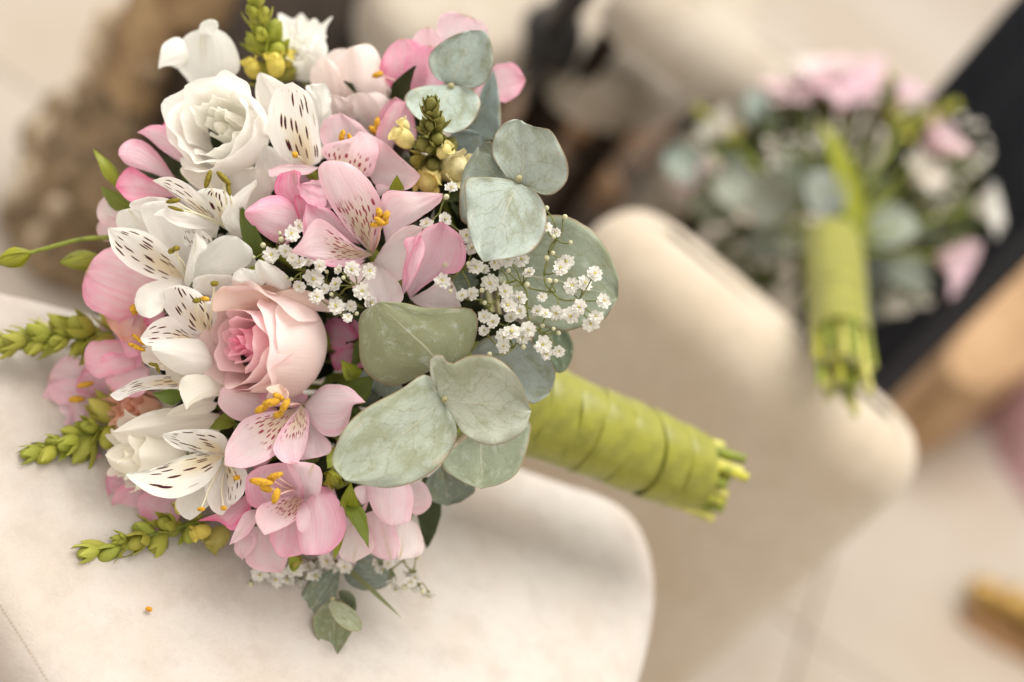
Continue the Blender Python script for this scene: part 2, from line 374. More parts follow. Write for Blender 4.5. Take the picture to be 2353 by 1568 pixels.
# ================================================================== the setting
def smooth_poly(p, it=3):
    p = [np.asarray(q, float) for q in p]
    for _ in range(it):
        o = []
        for i in range(len(p)):
            a, b = p[i], p[(i + 1) % len(p)]; o += [.75 * a + .25 * b, .25 * a + .75 * b]
        p = o
    return np.array(p)
def slab_geo(g, poly, z0, z1, r, puff=0.0, it=3, N=96, mi=0):
    """upholstered block: smooth outline, rounded top edge, slightly crowned top"""
    p = smooth_poly([q[:2] for q in poly], it)
    if np.sum(p[:, 0] * np.roll(p[:, 1], -1) - np.roll(p[:, 0], -1) * p[:, 1]) < 0: p = p[::-1]
    d = np.linalg.norm(np.roll(p, -1, 0) - p, axis=1); cs = np.concatenate([[0], np.cumsum(d)]); pp = np.vstack([p, p[:1]])
    t = np.linspace(0, cs[-1], N, endpoint=False); p = np.stack([np.interp(t, cs, pp[:, k]) for k in (0, 1)], 1)
    tg = np.roll(p, -1, 0) - np.roll(p, 1, 0); tg /= np.linalg.norm(tg, axis=1)[:, None]; inw = np.stack([-tg[:, 1], tg[:, 0]], 1)
    rings = [(0, z0), (0, z1 - r)] + [(r * (1 - math.cos(q)), z1 - r + r * math.sin(q)) for q in np.linspace(.2, math.pi / 2, 7)]
    v = []; c = p.mean(0)
    for off, z in rings: v += [(*(x), z) for x in p + inw * off]
    q0 = p + inw * r
    for k, sc in enumerate((.9, .78, .62, .42, .2)): v += [(*x, z1 + puff * (1 - sc * sc)) for x in c + (q0 - c) * sc]
    nr = len(rings) + 5; v.append((*c, z1 + puff))
    f = [(i * N + k, i * N + (k + 1) % N, (i + 1) * N + (k + 1) % N, (i + 1) * N + k) for i in range(nr - 1) for k in range(N)]
    f += [((nr - 1) * N + k, (nr - 1) * N + (k + 1) % N, nr * N) for k in range(N)]
    g.add(v, f, mi)

# floor: large pale stone tiles
q = NT('floor_stone'); p = q.pos(); n1 = q.noise(p, 2.2, 5.0, .6); n2 = q.noise(p, 30.0, 4.0, .6)
c = q.mix(q.step(n1, .35, .68), (.43, .38, .325), (.39, .32, .255)); c = q.mix(q.step(n2, .4, .75, 0, .2), c, (.33, .26, .20))
M_FLOOR = q.surf(c, .38, .4, 0, q.bump(n2, .1, .001))
M_GROUT = plain('floor_grout', (.43, .375, .31), .8, .1)
g = G(); g.add([(-7, -5, -.012), (9, -5, -.012), (9, 11, -.012), (-7, 11, -.012)], [(0, 1, 2, 3)])
floor = g.world('floor', (0, 0, -.012), M_GROUT, kind='structure')
tg = G(); ts = .5992; b = .0012
tg.add([(-ts / 2, -ts / 2, -.01), (ts / 2, -ts / 2, -.01), (ts / 2, ts / 2, -.01), (-ts / 2, ts / 2, -.01),
        (-ts / 2 + b, -ts / 2 + b, 0), (ts / 2 - b, -ts / 2 + b, 0), (ts / 2 - b, ts / 2 - b, 0), (-ts / 2 + b, ts / 2 - b, 0)],
       [(4, 5, 6, 7), (0, 1, 5, 4), (1, 2, 6, 5), (2, 3, 7, 6), (3, 0, 4, 7)])
tile_me = mesh('tile', np.vstack(tg.v), tg.f, M_FLOOR, smooth=False)
for i in range(-5, 8):
    for j in range(-3, 9): link('tile', tile_me, (i * .6 + .13, j * .6 + .2, 0.0), floor)

# the seat under the bouquet
poly = [WH(x, y, ZC) for x, y in [(-330, 560), (300, 700), (900, 930), (1250, 1062), (1440, 1120), (1520, 1215), (1545, 1390), (1450, 1720), (1000, 2100), (420, 2050), (75, 1590), (-25, 1420), (-300, 1000)]]
cen = np.mean(poly, 0); seat = empty('upholstered_seat', (cen[0], cen[1], 0), 'cream suede seat with rounded corner, large pink and white bouquet lying on it', 'seat')
g = G(); slab_geo(g, poly, ZC - .10, ZC, .022, .004, 2, 160); g.world('seat_cushion', (cen[0], cen[1], ZC - .1), M_SUEDE, seat)
g = G(); slab_geo(g, [cen + (q - cen) * .93 for q in poly], .06, ZC - .104, .01, 0, 2, 96); g.world('seat_base', (cen[0], cen[1], .06), M_SUEDE2, seat)
M_WOOD = plain('dark_wood', (.03, .019, .012), .7, .15, 0, 40, .5); M_WOODM = plain('brown_wood', (.30, .165, .075), .45, .4, 0, 30, .4)
def leg(parent, x, y, z1, r=.022, mat=None):
    g = G(); tube(g, [(x, y, z1), (x, y, z1 * .5), (x, y, 0)], [r, r * .8, r * .6], 10); g.world('leg', (x, y, 0), mat or M_WOOD, parent)
for q_ in (poly[1], poly[5], poly[8], poly[11]):
    e = cen + (q_ - cen) * .8; leg(seat, e[0], e[1], .07)
g = G(); pth = catmull([WH(x, y, ZC + .0022) for x, y in [(-60, 1290), (0, 1392), (55, 1478), (112, 1572), (170, 1680)]], 90)
for i in range(0, 88, 2): tube(g, [pth[i], (pth[i] + pth[i + 1]) / 2 + np.array([0, 0, .0006]), pth[i + 1]], [.0003, .0006, .0003], 5)
g.world('stitching', pth[0], M_THREAD, seat)

def panel_poly(a, b, th, ext=0):
    a = np.asarray(a[:2]); b = np.asarray(b[:2]); d = unit(np.append(b - a, 0))[:2]; nn = np.array([-d[1], d[0]])
    a = a - d * ext; b = b + d * ext; return [a + nn * th / 2, a * .5 + b * .5 + nn * th / 2, b + nn * th / 2, b - nn * th / 2, a * .5 + b * .5 - nn * th / 2, a - nn * th / 2]

# chair carrying the second bouquet
HA = .47
a, b_ = WH(1500, 500, HA), WH(2080, 985, HA)
ch = empty('armchair', (*((a + b_) / 2)[:2], 0), 'cream upholstered armchair whose rounded arm holds up the smaller bouquet', 'armchair')
g = G(); slab_geo(g, panel_poly(a, b_, .088, .03), .03, HA, .043, 0.0, 3, 128); g.world('armrest', (*((a + b_) / 2)[:2], .03), M_SUEDE2, ch)
dv = unit(np.append((b_ - a)[:2], 0)); nv_ = np.array([-dv[1], dv[0], 0]);
if nv_[1] < 0: nv_ = -nv_
s0 = [a + nv_ * .06 + dv * .02, b_ + nv_ * .06 - dv * .10, b_ + nv_ * .5 - dv * .10, a + nv_ * .5 + dv * .02]
g = G(); slab_geo(g, s0, .10, .33, .03, .005, 2, 96); g.world('seat_cushion', (*np.mean(s0, 0)[:2], .1), M_SUEDE2, ch)
for x, y in ((a + dv * .05)[:2], (b_ - dv * .05)[:2], (s0[2] - nv_ * .06 - dv * .05)[:2], (s0[3] - nv_ * .06 + dv * .05)[:2]): leg(ch, x, y, .12)

# farther seats at the top of the picture
def seat_pad(name, pts, z, th, label, cat, legs, mat=M_SUEDE3, legmat=None):
    pl = [WH(x, y, z) for x, y in pts]; c = np.mean(pl, 0); e = empty(name, (c[0], c[1], 0), label, cat)
    g = G(); slab_geo(g, pl, z - th, z, min(th * .45, .03), .008, 2, 96); g.world('seat_cushion', (c[0], c[1], z - th), mat, e)
    for k in legs:
        w_ = c + (pl[k] - c) * .8; leg(e, w_[0], w_[1], z - th + .01, .016, legmat or M_WOOD)
    return e
seat_pad('padded_chair', [(880, -160), (860, -10), (930, 60), (1050, 105), (1190, 125), (1265, 70), (1330, -60), (1200, -260)], .40, .055,
         'padded cream chair seen behind the topmost pink petals and grey leaf', 'chair', (1, 3, 5, 7))
seat_pad('padded_chair', [(1370, -90), (1318, 40), (1330, 140), (1480, 205), (1600, 180), (1760, 120), (1780, 0), (1640, -160)], .40, .06,
         'padded cream chair just right of the black metal frame', 'chair', (1, 3, 5, 7))
a2, b2 = WH(1500, -70, .5), WH(1860, 165, .5)
e = empty('armchair', (*((a2 + b2) / 2)[:2], 0), 'pale cream armchair arm running diagonally above the smaller bouquet', 'armchair')
g = G(); slab_geo(g, panel_poly(a2, b2, .09, .02), .445, .5, .04, 0, 3, 96); g.world('armrest', (*((a2 + b2) / 2)[:2], .38), M_SUEDE3, e)
for q_ in (a2, b2): leg(e, q_[0], q_[1], .45, .012)
seat_pad('pouffe', [(1540, 330), (1600, 235), (1710, 280), (1760, 380), (1670, 460), (1570, 430)], .30, .16, 'low beige pouffe left of the smaller bouquet', 'pouffe', (0, 2, 3, 4))

# black metal frame
M_BLACK = plain('black_metal', (.022, .022, .024), .5, .4, 0, 80, .3)
p0, p1, p2, p3 = WH(1195, 470, .02), WH(1222, 270, .22), WH(1268, 80, .40), WH(1350, -60, .54)
e = empty('metal_frame', (p0[0], p0[1], 0), 'black metal frame rising between the two padded chairs', 'frame')
g = G(); tube(g, catmull([(p0[0], p0[1], 0), p0, p1, p2, p3], 16), .014, 10); g.world('post', p0, M_BLACK, e)
g = G(); tube(g, catmull([p2, WH(1190, 120, .38), WH(1110, 170, .34)], 8), .012, 10); g.world('brace', p2, M_BLACK, e)
g = G(); tube(g, catmull([p2, WH(1340, 190, .36), WH(1480, 235, .33)], 8), .014, 10); g.world('brace', p2, M_BLACK, e)
g = G(); blob(g, p2, (0, 0, 1), .03, .03); g.world('joint', p2, M_BLACK, e)

# dark blocks added for the gap behind the flowers and shaded space under chairs
def block(name, pts, z, label, cat, mat, r=.01, z0=0.0):
    pl = [WH(x, y, z) for x, y in pts]; c = np.mean(pl, 0); e = empty(name, (c[0], c[1], 0), label, cat)
    g = G(); slab_geo(g, pl, z0, z - .02, r, 0, 1, 64); g.world('body', (c[0], c[1], z0), mat, e)
    g = G(); slab_geo(g, [c + (q_ - c) * 1.03 for q_ in pl], z - .018, z, .006, 0, 1, 64); g.world('lid', (c[0], c[1], z - .018), mat, e)
    return e
block('shade_block', [(440, -120), (410, 130), (560, 330), (900, 300), (935, 100), (830, -120)], .30, 'dark brown block added for the dark gap behind the top of the large bouquet', 'dark block', M_WOOD)
block('shade_block', [(1120, 140), (1150, 420), (1330, 600), (1490, 520), (1580, 260), (1480, 170), (1300, 110)], .10, 'blackish brown block added for the floor shadow under the padded chairs', 'dark block', plain('shaded_umber_wood', (.17, .11, .072), .7, .15, 0, 16, .6, (.035, .026, .02)))  # umber wood tones darkened to carry the floor shadow
g = G(); pts_ = catmull([WH(1300, 200, .10), WH(1345, 330, .10), WH(1400, 470, .10)], 8); 
e = empty('wooden_rail', (pts_[0][0], pts_[0][1], 0), 'brown wooden rail lying on the dark block below the padded chair', 'rail')
tube(g, pts_, [.02] * 8, 8); g.world('rail', pts_[0], M_WOODM, e)
g = G(); tube(g, catmull([WH(1330, 300, .12), WH(1400, 330, .14), WH(1470, 270, .16)], 6), .018, 8); g.world('rail', pts_[3], M_WOODM, e)

# carved pedestal
M_BRZ = plain('carved_bronze', (.30, .21, .12), .6, .3, 0, 60, .5, (.09, .06, .035)); M_BRZL = plain('gilt_highlight_bronze', (.62, .50, .36), .45, .4, 0, 90, .4, metal=.2)
pb = WH(215, 545, 0); ped = empty('carved_pedestal', pb, 'ornate carved bronze-brown pedestal standing behind the left of the large bouquet', 'pedestal')
def lathe(g, c, prof_, n=32, lump=0.0, lf=7):
    v = []; f = []
    for i, (r, z) in enumerate(prof_):
        for k in range(n):
            w_ = 2 * math.pi * k / n; rr = r * (1 + lump * math.sin(lf * w_) * math.sin(z * 90)); v.append((c[0] + rr * math.cos(w_), c[1] + rr * math.sin(w_), c[2] + z))
    for i in range(len(prof_) - 1):
        for k in range(n): f.append((i * n + k, i * n + (k + 1) % n, (i + 1) * n + (k + 1) % n, (i + 1) * n + k))
    g.add(v, f)
g = G(); lathe(g, pb, [(.0, 0), (.085, 0), (.088, .015), (.07, .03), (.074, .05), (.082, .08), (.08, .11), (.066, .14), (.05, .165), (.054, .18), (.044, .2)], 40, .10); g.world('base', pb, M_BRZ, ped)
g = G(); lathe(g, pb, [(.044, .2), (.043, .23), (.042, .30), (.040, .38), (.038, .45), (.044, .5), (.05, .53), (.04, .56), (.0, .56)], 32, .03, 12); g.world('shaft', pb, plain('brown_bronze', (.42, .29, .16), .6, .3, 0, 40, .5, (.20, .125, .06)), ped)
for k in range(60):
    w_ = rng.uniform(0, 6.28); z = rng.choice([.035, .06, .09, .12, .15, .175, .22, .25]); r = np.interp(z, [0, .05, .08, .11, .165, .25], [.085, .074, .082, .08, .05, .05])
    cc = np.array([pb[0] + r * math.cos(w_), pb[1] + r * math.sin(w_), z]); g = G(); blob(g, cc, (rng.uniform(-.4, .4), rng.uniform(-.4, .4), 1), rng.uniform(.010, .026), rng.uniform(.008, .016), nu=6, nv=7)
    g.world('carving', cc, M_BRZL if k % 2 == 0 else M_BRZ, ped)  # paler gilt carvings, colour lightened to paint mottled highlights

# black cloth at the right, tan wooden board, gilt foot and pink petals at the right edge
q = NT('black_cloth'); nn = q.noise(q.pos(), 14.0, 4.0); M_CLOTH = q.surf(q.mix(nn, (.012, .013, .017), (.022, .024, .03)), .85, .15, 0, q.bump(nn, .4, .006))
def drape(a, b, h0, h1, th, fold):
    a = np.asarray(a); b = np.asarray(b); g = G(); v = []; NU, NV = 28, 12
    d = unit(b - a); nn = np.cross(d, [0, 0, 1])
    for side in (1, -1):
        for i in range(NU + 1):
            for j in range(NV + 1):
                t = i / NU; z = h0 + (h1 - h0) * j / NV; off = side * th / 2 * (1 - .5 * (j / NV) ** 6) + fold * math.sin(t * 17 + j * .15) * (1 - .7 * j / NV)
                v.append(a + (b - a) * t + nn * off + np.array([0, 0, z]))
    f = []; n1 = (NU + 1) * (NV + 1)
    for s_ in (0, 1):
        for i in range(NU):
            for j in range(NV):
                k = s_ * n1 + i * (NV + 1) + j; f.append((k, k + NV + 1, k + NV + 2, k + 1) if s_ == 0 else (k, k + 1, k + NV + 2, k + NV + 1))
    for i in range(NU): k = i * (NV + 1) + NV; f.append((k, k + NV + 1, k + n1 + NV + 1, k + n1))
    for i in (0, NU):
        for j in range(NV): k = i * (NV + 1) + j; f.append((k, k + 1, k + 1 + n1, k + n1))
    g.add(v, f); return g
c0, c1 = WH(2200, 215, .5), WH(2262, 660, .4); c0[2] = c1[2] = 0
g = drape(c0, c1, .0, .85, .07, .008); g.world('black_garment', c0, M_CLOTH, label='black cloth garment hanging upright behind the smaller bouquet', cat='garment')
M_TAN = plain('tan_wood', (.42, .27, .15), .6, .2, 0, 18, .35, (.30, .18, .09))
block('wooden_box', [(2235, 700), (2165, 850), (2290, 900), (2480, 760), (2480, 480), (2330, 560)], .16, 'tan wooden box on the floor right of the black garment', 'box', M_TAN)
M_GOLD = plain('worn_gilt', (.48, .30, .075), .4, .5, 0, 70, .6, (.20, .11, .03), metal=.3)
gf = WH(2350, 1408, .03); e = empty('gilt_foot', (gf[0], gf[1], 0), 'worn gilt carved furniture foot at the lower right edge', 'furniture foot')
dirx = unit(WH(2400, 1440, .03) - WH(2230, 1350, .03))
for k in range(5):
    cc = gf + dirx * (k - 1.6) * .032; g = G(); blob(g, cc + np.array([0, 0, .004 * k]), dirx + np.array([0, 0, .25]),   .024, .018 + .003 * k, nu=7, nv=9); g.world('claw' if k < 2 else 'scroll', cc, M_GOLD, e)
g = G(); s_ = gf + dirx * .02; slab_geo(g, [s_ + dirx * .14 + np.array([.03, .03, 0]), s_ + dirx * .14 - np.array([.04, .05, 0]), s_ - dirx * .07 - np.array([.04, .05, 0]), s_ - dirx * .07 + np.array([.03, .03, 0])], 0, .012, .004, 0, 2, 48)
g.world('shadow_slab', (s_[0], s_[1], 0), M_WOODM, e)  # flat slab added for the dark shadow beneath the foot
pf = WH(2345, 985, .25); pk = empty('pink_scarf', (pf[0], pf[1], .0), 'soft pink cloth folded at the right edge, below the wooden box', 'scarf')
M_PCL = plain('pink_cloth', (.72, .47, .50), .8, .1, .2, 30, .15)
for k, (x0, y0, x1, y1, h) in enumerate([(2270, 900, 2500, 860, .10), (2280, 1010, 2500, 960, .13), (2330, 1110, 2520, 1050, .08)]):
    a_, b__ = WH(x0, y0, 0), WH(x1, y1, 0); g = drape(a_, b__, 0, h, .09, .012); g.world('fold', a_, M_PCL, pk)

# ================================================================== the large bouquet
BIND = P(1165, 912, -92)
bq_loc = W(P(800, 900, -60)); bq_loc[2] = ZC
bouquet = empty('bridal_bouquet', bq_loc, 'large bridal bouquet of pink and white flowers with grey-green leaves, lying on the cream seat', 'bouquet')

def stem_to(g, p, bind=BIND, r=1.5, mi=0, back=None):
    d = unit(bind - p); q1 = p + (np.asarray(back) * 18 if back is not None else d * 12); pts = catmull([p, q1, p * .45 + bind * .55 + np.array([0, 0, -6]), bind], 9)
    tube(g, pts, [r * .8] + [r] * 8, 6, mi)

def stamen(fl, th, an, alen=5.0, aw=1.6, olive=False, pale=False, adir=None, sag=3.0):
    g = G(); th = np.asarray(th); an = np.asarray(an); mid = (th + an) / 2 + np.array([random.uniform(-2, 2), random.uniform(-2, 2), sag])
    tube(g, catmull([th, mid, an], 8), [.55, .5, .5, .48, .45, .42, .4, .35], 6, 0)
    blob(g, an, adir if adir is not None else (random.uniform(-1, 1), random.uniform(-.6, .6), random.uniform(-.3, .3)), alen / 2, aw, 1, 7, 8, .25)
    g.cam('stamen', th, [M_FILW if pale else M_FIL, M_ANTO if olive else M_ANT], fl)

def flower(name, label, th, petals, stamens=(), parent=None, bind=None, back=None, throat=True):
    """th: throat (px,py,d). petals: (bx,by,bd, tx,ty,td, width px, material, colour, options)"""
    parent = parent or bouquet; bind = BIND if bind is None else bind; tp = P(*th); g = G()
    d = unit(bind - tp); 
    if throat: blob(g, tp + d * 3, d, 7, 3.2, 0, 6, 8)
    stem_to(g, tp + d * 6, bind, 1.6, 0)
    fl = g.cam(name, tp, [M_STEM], parent, label=label)
    for q_ in petals:
        if isinstance(q_[0], str):
            view, mat, colr, d0, d1, lf, rt = q_[:7]; pg = G(); bp = opetal(pg, view, d0, d1, lf, rt, **(q_[7] if len(q_) > 7 else {})); pg.cam('petal', bp, mat, fl, color=jit(colr, .035)); continue
        bx, by, bd, tx, ty, td, w, mat, colr = q_[:9]; o = q_[9] if len(q_) > 9 else {}
        pg = G(); bp = P(bx, by, bd); petal(pg, bp, P(tx, ty, td), pxmm(w, (bd + td) / 2) * 1.14, **o)
        pg.cam('petal', bp, mat, fl, color=jit(colr))
    for s_ in stamens:
        stamen(fl, tp, P(*s_[:3]), *s_[3:])
    return fl

Z1 = (0, 0, 1)
# --- central pink alstroemeria
flower('pink_alstroemeria', 'large open pink alstroemeria at the bouquet centre with orange anthers', (856, 584, -26), [
    ('T', M_PINK, PK, -20, -8, [(1650, 1440), (1500, 1400), (1330, 1400), (1310, 1330), (1320, 1250)], [(1650, 1440), (1560, 1330), (1480, 1240), (1420, 1215), (1335, 1190)]),
    ('U', M_PINK, PKP, -22, -4, [(1740, 220), (1600, 260), (1600, 370), (1700, 450)], [(1740, 220), (1850, 310), (1900, 400), (1890, 460), (1800, 485)]),
    ('U', M_PINK, PKP, -20, -8, [(1940, 440), (2050, 380), (2150, 310), (2210, 380)], [(1940, 440), (1990, 480), (2080, 497), (2170, 500), (2245, 490)]),
    ('T', M_PINK, PKL, -24, 3, [(1800, 1430), (1775, 1280), (1772, 1170), (1815, 1122), (1930, 1128), (2050, 1132)], [(1800, 1430), (1850, 1380), (1930, 1320), (2010, 1275), (2080, 1225), (2120, 1190), (2138, 1140)], dict(cup=4, ruf=1.4)),
    ('T', M_PINK, PKP, -24, 0, [(1730, 1540), (1790, 1440), (1870, 1355), (1950, 1325)], [(1730, 1540), (1790, 1600), (1890, 1650), (1930, 1500), (2020, 1340)], dict(cup=5)),
    ('T', M_PINK, PK, -14, 2, [(1940, 1760), (1905, 1650), (1920, 1530), (1960, 1460), (1990, 1380), (2060, 1330)], [(1940, 1760), (2020, 1690), (2130, 1620), (2230, 1600), (2272, 1510), (2240, 1390), (2130, 1303)], dict(cup=5, ruf=1.6, ts=-3)),
    ('T', M_PINK, PK, -10, 9, [(1900, 1740), (1895, 1620), (1920, 1500), (1910, 1410)], [(1900, 1740), (1960, 1650), (2000, 1560), (2030, 1460), (2010, 1385)], dict(cup=3, ts=5, ruf=1.4)),
    ('T', M_PSPOT, PKL, -24, 10, [(1715, 1490), (1600, 1380), (1500, 1250), (1430, 1120), (1400, 1010), (1430, 955)], [(1715, 1490), (1745, 1400), (1778, 1270), (1765, 1170), (1700, 1060), (1600, 970), (1490, 943)], dict(cup=4, bulge=-1)),
    ('T', M_PSPOT, PKL, -22, 13, [(1725, 1500), (1600, 1430), (1490, 1335), (1400, 1285), (1340, 1340), (1290, 1430)], [(1725, 1500), (1640, 1532), (1520, 1540), (1420, 1532), (1330, 1515), (1275, 1500), (1235, 1482)], dict(cup=3, ruf=1.5, ts=-5)),
    ('T', M_PINK, PK, -18, 4, [(1680, 1530), (1560, 1535), (1430, 1530), (1340, 1515)], [(1680, 1530), (1640, 1560), (1560, 1572), (1460, 1568), (1330, 1512)], dict(ts=4)),
  ], [(872, 490, 12, 5.5, 2.0, False, False, (-.4, 1, .2)), (888, 496, 13, 5, 2.0, False, False, (.3, 1, .2)), (872, 508, 14, 6, 1.8, False, False, (.8, -.5, .2)), (862, 517, 12, 5, 1.6, False, False, (1, .1, .1)), (882, 512, 10, 5, 1.8)])
flower('pink_alstroemeria', 'pink alstroemeria half hidden above the central one, spotted petal upright', (812, 405, -38), [
    ('T', M_PINK, PKL, -40, -26, [(1600, 1000), (1430, 850), (1420, 740), (1470, 685)], [(1600, 1000), (1730, 860), (1660, 740), (1530, 662)]),
    ('T', M_PINK, PK, -40, -28, [(1830, 900), (1740, 810), (1780, 700), (1850, 600)], [(1830, 900), (1850, 830), (1870, 740), (1905, 660), (1920, 600)], dict(ts=-6)),
    ('T', M_WHITE, PKP, -34, -16, [(1700, 1010), (1650, 900), (1690, 800), (1640, 750)], [(1700, 1010), (1800, 900), (1770, 830), (1640, 750)]),
    ('T', M_PINK, PKL, -34, -8, [(1690, 1010), (1750, 832), (1800, 845), (1880, 920), (1960, 990)], [(1690, 1010), (1740, 1090), (1830, 1115), (1920, 1118), (1970, 1085), (2005, 1035)], dict(cup=3)),
    ('T', M_PSPOT, PKL, -34, -6, [(1560, 1010), (1440, 930), (1420, 890), (1450, 850), (1590, 815)], [(1560, 1010), (1700, 1040), (1745, 950), (1758, 870), (1720, 800), (1640, 772)], dict(cup=4)),
    ('T', M_PINK, PKL, -26, -10, [(1410, 985), (1290, 966), (1190, 968)], [(1410, 985), (1330, 1030), (1220, 1020), (1125, 1040), (1105, 1000)], dict(ts=4)),
    ('T', M_PINK, PK, -22, -4, [(1450, 1120), (1400, 1060), (1330, 1075)], [(1450, 1120), (1445, 1215), (1380, 1215), (1310, 1170), (1275, 1090)], dict(ruf=1.6, serr=2.0)),
    ('T', M_PINK, PKL, -26, -12, [(1760, 1160), (1740, 1090), (1800, 1090)], [(1760, 1160), (1810, 1120), (1850, 1105)]),
  ], [(786, 312, -12, 6, 1.8, False, False, (.3, 1, .2)), (804, 318, -14, 5, 1.6)])
flower('pink_alstroemeria', 'deep pink folded alstroemeria bloom left of the central one', (700, 500, -26), [
    ('T', M_PINK, PKD, -26, -16, [(1330, 1360), (1290, 1300), (1260, 1180), (1290, 1120)], [(1330, 1360), (1350, 1270), (1340, 1180), (1290, 1120)]),
    ('T', M_PSTR, PKD, -24, -8, [(1320, 1220), (1180, 1170), (1142, 1110), (1170, 1030)], [(1320, 1220), (1335, 1170), (1290, 1080), (1300, 1020), (1260, 1000)], dict(cup=4)),
    ('T', M_PINK, PK, -24, 4, [(1290, 1310), (1230, 1430), (1150, 1430), (1050, 1360), (980, 1290)], [(1290, 1310), (1275, 1230), (1190, 1155), (1090, 1160), (1000, 1215), (966, 1250)], dict(cup=-6, bulge=5)),
  ])
# --- white alstroemerias
flower('white_alstroemeria', 'white alstroemeria with maroon streaks, left of centre, dark olive anthers', (436, 640, -30), [
    ('U', M_WHITE, WH_, -30, -8, [(630, 330), (450, 130), (360, -60), (380, -120)], [(630, 330), (670, 150), (650, 0), (610, -110), (500, -140)], dict(cup=4)),
    ('T', M_WSTR, WH_, -30, -6, [(480, 1430), (300, 1390), (218, 1330), (225, 1250)], [(480, 1430), (460, 1330), (380, 1250), (290, 1226)], dict(cup=-3, bulge=4)),
    ('T', M_WHITE, WH_, -32, -10, [(640, 1420), (480, 1360), (310, 1240), (300, 1190)], [(640, 1420), (640, 1300), (590, 1210), (500, 1165), (400, 1158)]),
    ('U', M_WSPOT, WH_, -22, -12, [(720, 150), (620, 130), (600, 40)], [(720, 150), (780, 100), (720, 40), (620, 20)]),
    ('U', M_WSPOT, WH_, -24, 6, [(615, 325), (600, 240), (480, 110), (380, 45), (260, 22)], [(615, 325), (500, 338), (380, 302), (270, 240), (190, 150), (160, 22)], dict(cup=5, bulge=-3)),
    ('U', M_WHITE, WH_, -20, 8, [(600, 330), (480, 328), (360, 370), (322, 450), (345, 530)], [(600, 330), (600, 400), (520, 440), (480, 520), (410, 557)], dict(cup=-6, bulge=5)),
    ('U', M_WHITE, WH_, -20, 4, [(660, 345), (650, 260), (690, 190), (740, 130), (840, 70)], [(660, 345), (800, 332), (920, 285), (1000, 230), (1012, 150), (920, 72)], dict(cup=-6, bulge=5)),
    ('U', M_WSTR, WH_, -16, 8, [(640, 375), (612, 330), (640, 200), (670, 80)], [(640, 375), (662, 330), (690, 200), (748, 130), (680, 48)], dict(cup=4, ruf=1.6)),
    ('U', M_WHITE, WH_, -14, 4, [(970, 390), (898, 345), (905, 290)], [(970, 390), (1085, 355), (1060, 285), (950, 258)], dict(cup=-4, bulge=4)),
    ('U', M_WHITE, WH_, -14, 6, [(1230, 420), (1060, 330), (1028, 250)], [(1230, 420), (1240, 330), (1150, 250), (1050, 208)], dict(cup=-8, bulge=5)),
  ], [(394, 577, 10, 3.6, 1.6, True, True, (1, .6, 0)), (405, 571, 11, 3.6, 1.6, True, True, (1, .4, 0))])
flower('white_alstroemeria', 'white alstroemeria under the cream ruffled bloom, narrow streaked petals', (548, 535, -28), [
    ('T', M_WHITE, CRM, -36, -20, [(1010, 1400), (880, 1180), (840, 1020)], [(1010, 1400), (1110, 1200), (1135, 980), (1000, 1000)], dict(cup=-5, bulge=3)),
    ('T', M_WHITE, CRM, -34, -18, [(880, 1200), (680, 1100), (590, 1010)], [(880, 1200), (860, 1060), (740, 990), (610, 975)]),
    ('T', M_WHITE, WH_, -30, -10, [(1000, 1430), (870, 1360), (840, 1270)], [(1000, 1430), (1000, 1260), (930, 1170)]),
    ('T', M_WSPOT, WH_, -28, -4, [(870, 1350), (720, 1240), (668, 1150), (740, 1108)], [(870, 1350), (890, 1260), (905, 1180), (880, 1140), (830, 1115)], dict(cup=4)),
    ('T', M_WSPOT, WH_, -26, 4, [(860, 1352), (680, 1240), (560, 1150), (480, 1090)], [(860, 1352), (780, 1250), (700, 1140), (600, 1063), (510, 1040), (422, 1063)], dict(cup=3)),
    ('T', M_WHITE, WH_, -22, 8, [(825, 1348), (680, 1262), (560, 1228), (480, 1232)], [(825, 1348), (700, 1348), (600, 1338), (520, 1300), (490, 1258), (425, 1272)], dict(ts=6, ruf=1.4)),
    ('T', M_WSTR, WH_, -24, 6, [(985, 1395), (850, 1310), (836, 1260), (910, 1150)], [(985, 1395), (968, 1250), (935, 1170), (1030, 1100), (1042, 1052)], dict(cup=4, ruf=1.6)),
  ], [(478, 412, 8, 9, 1.6, True, True, (.3, 1, 0)), (514, 410, 9, 9, 1.9, True, True, (.7, -.7, 0)), (525, 434, 6, 7, 1.3, True, True, (.2, -1, 0)), (398, 462, 4, 7, 1.5, True, True, (1, .2, 0)), (404, 480, 4, 8, 1.1, True, True, (1, -.3, 0))])
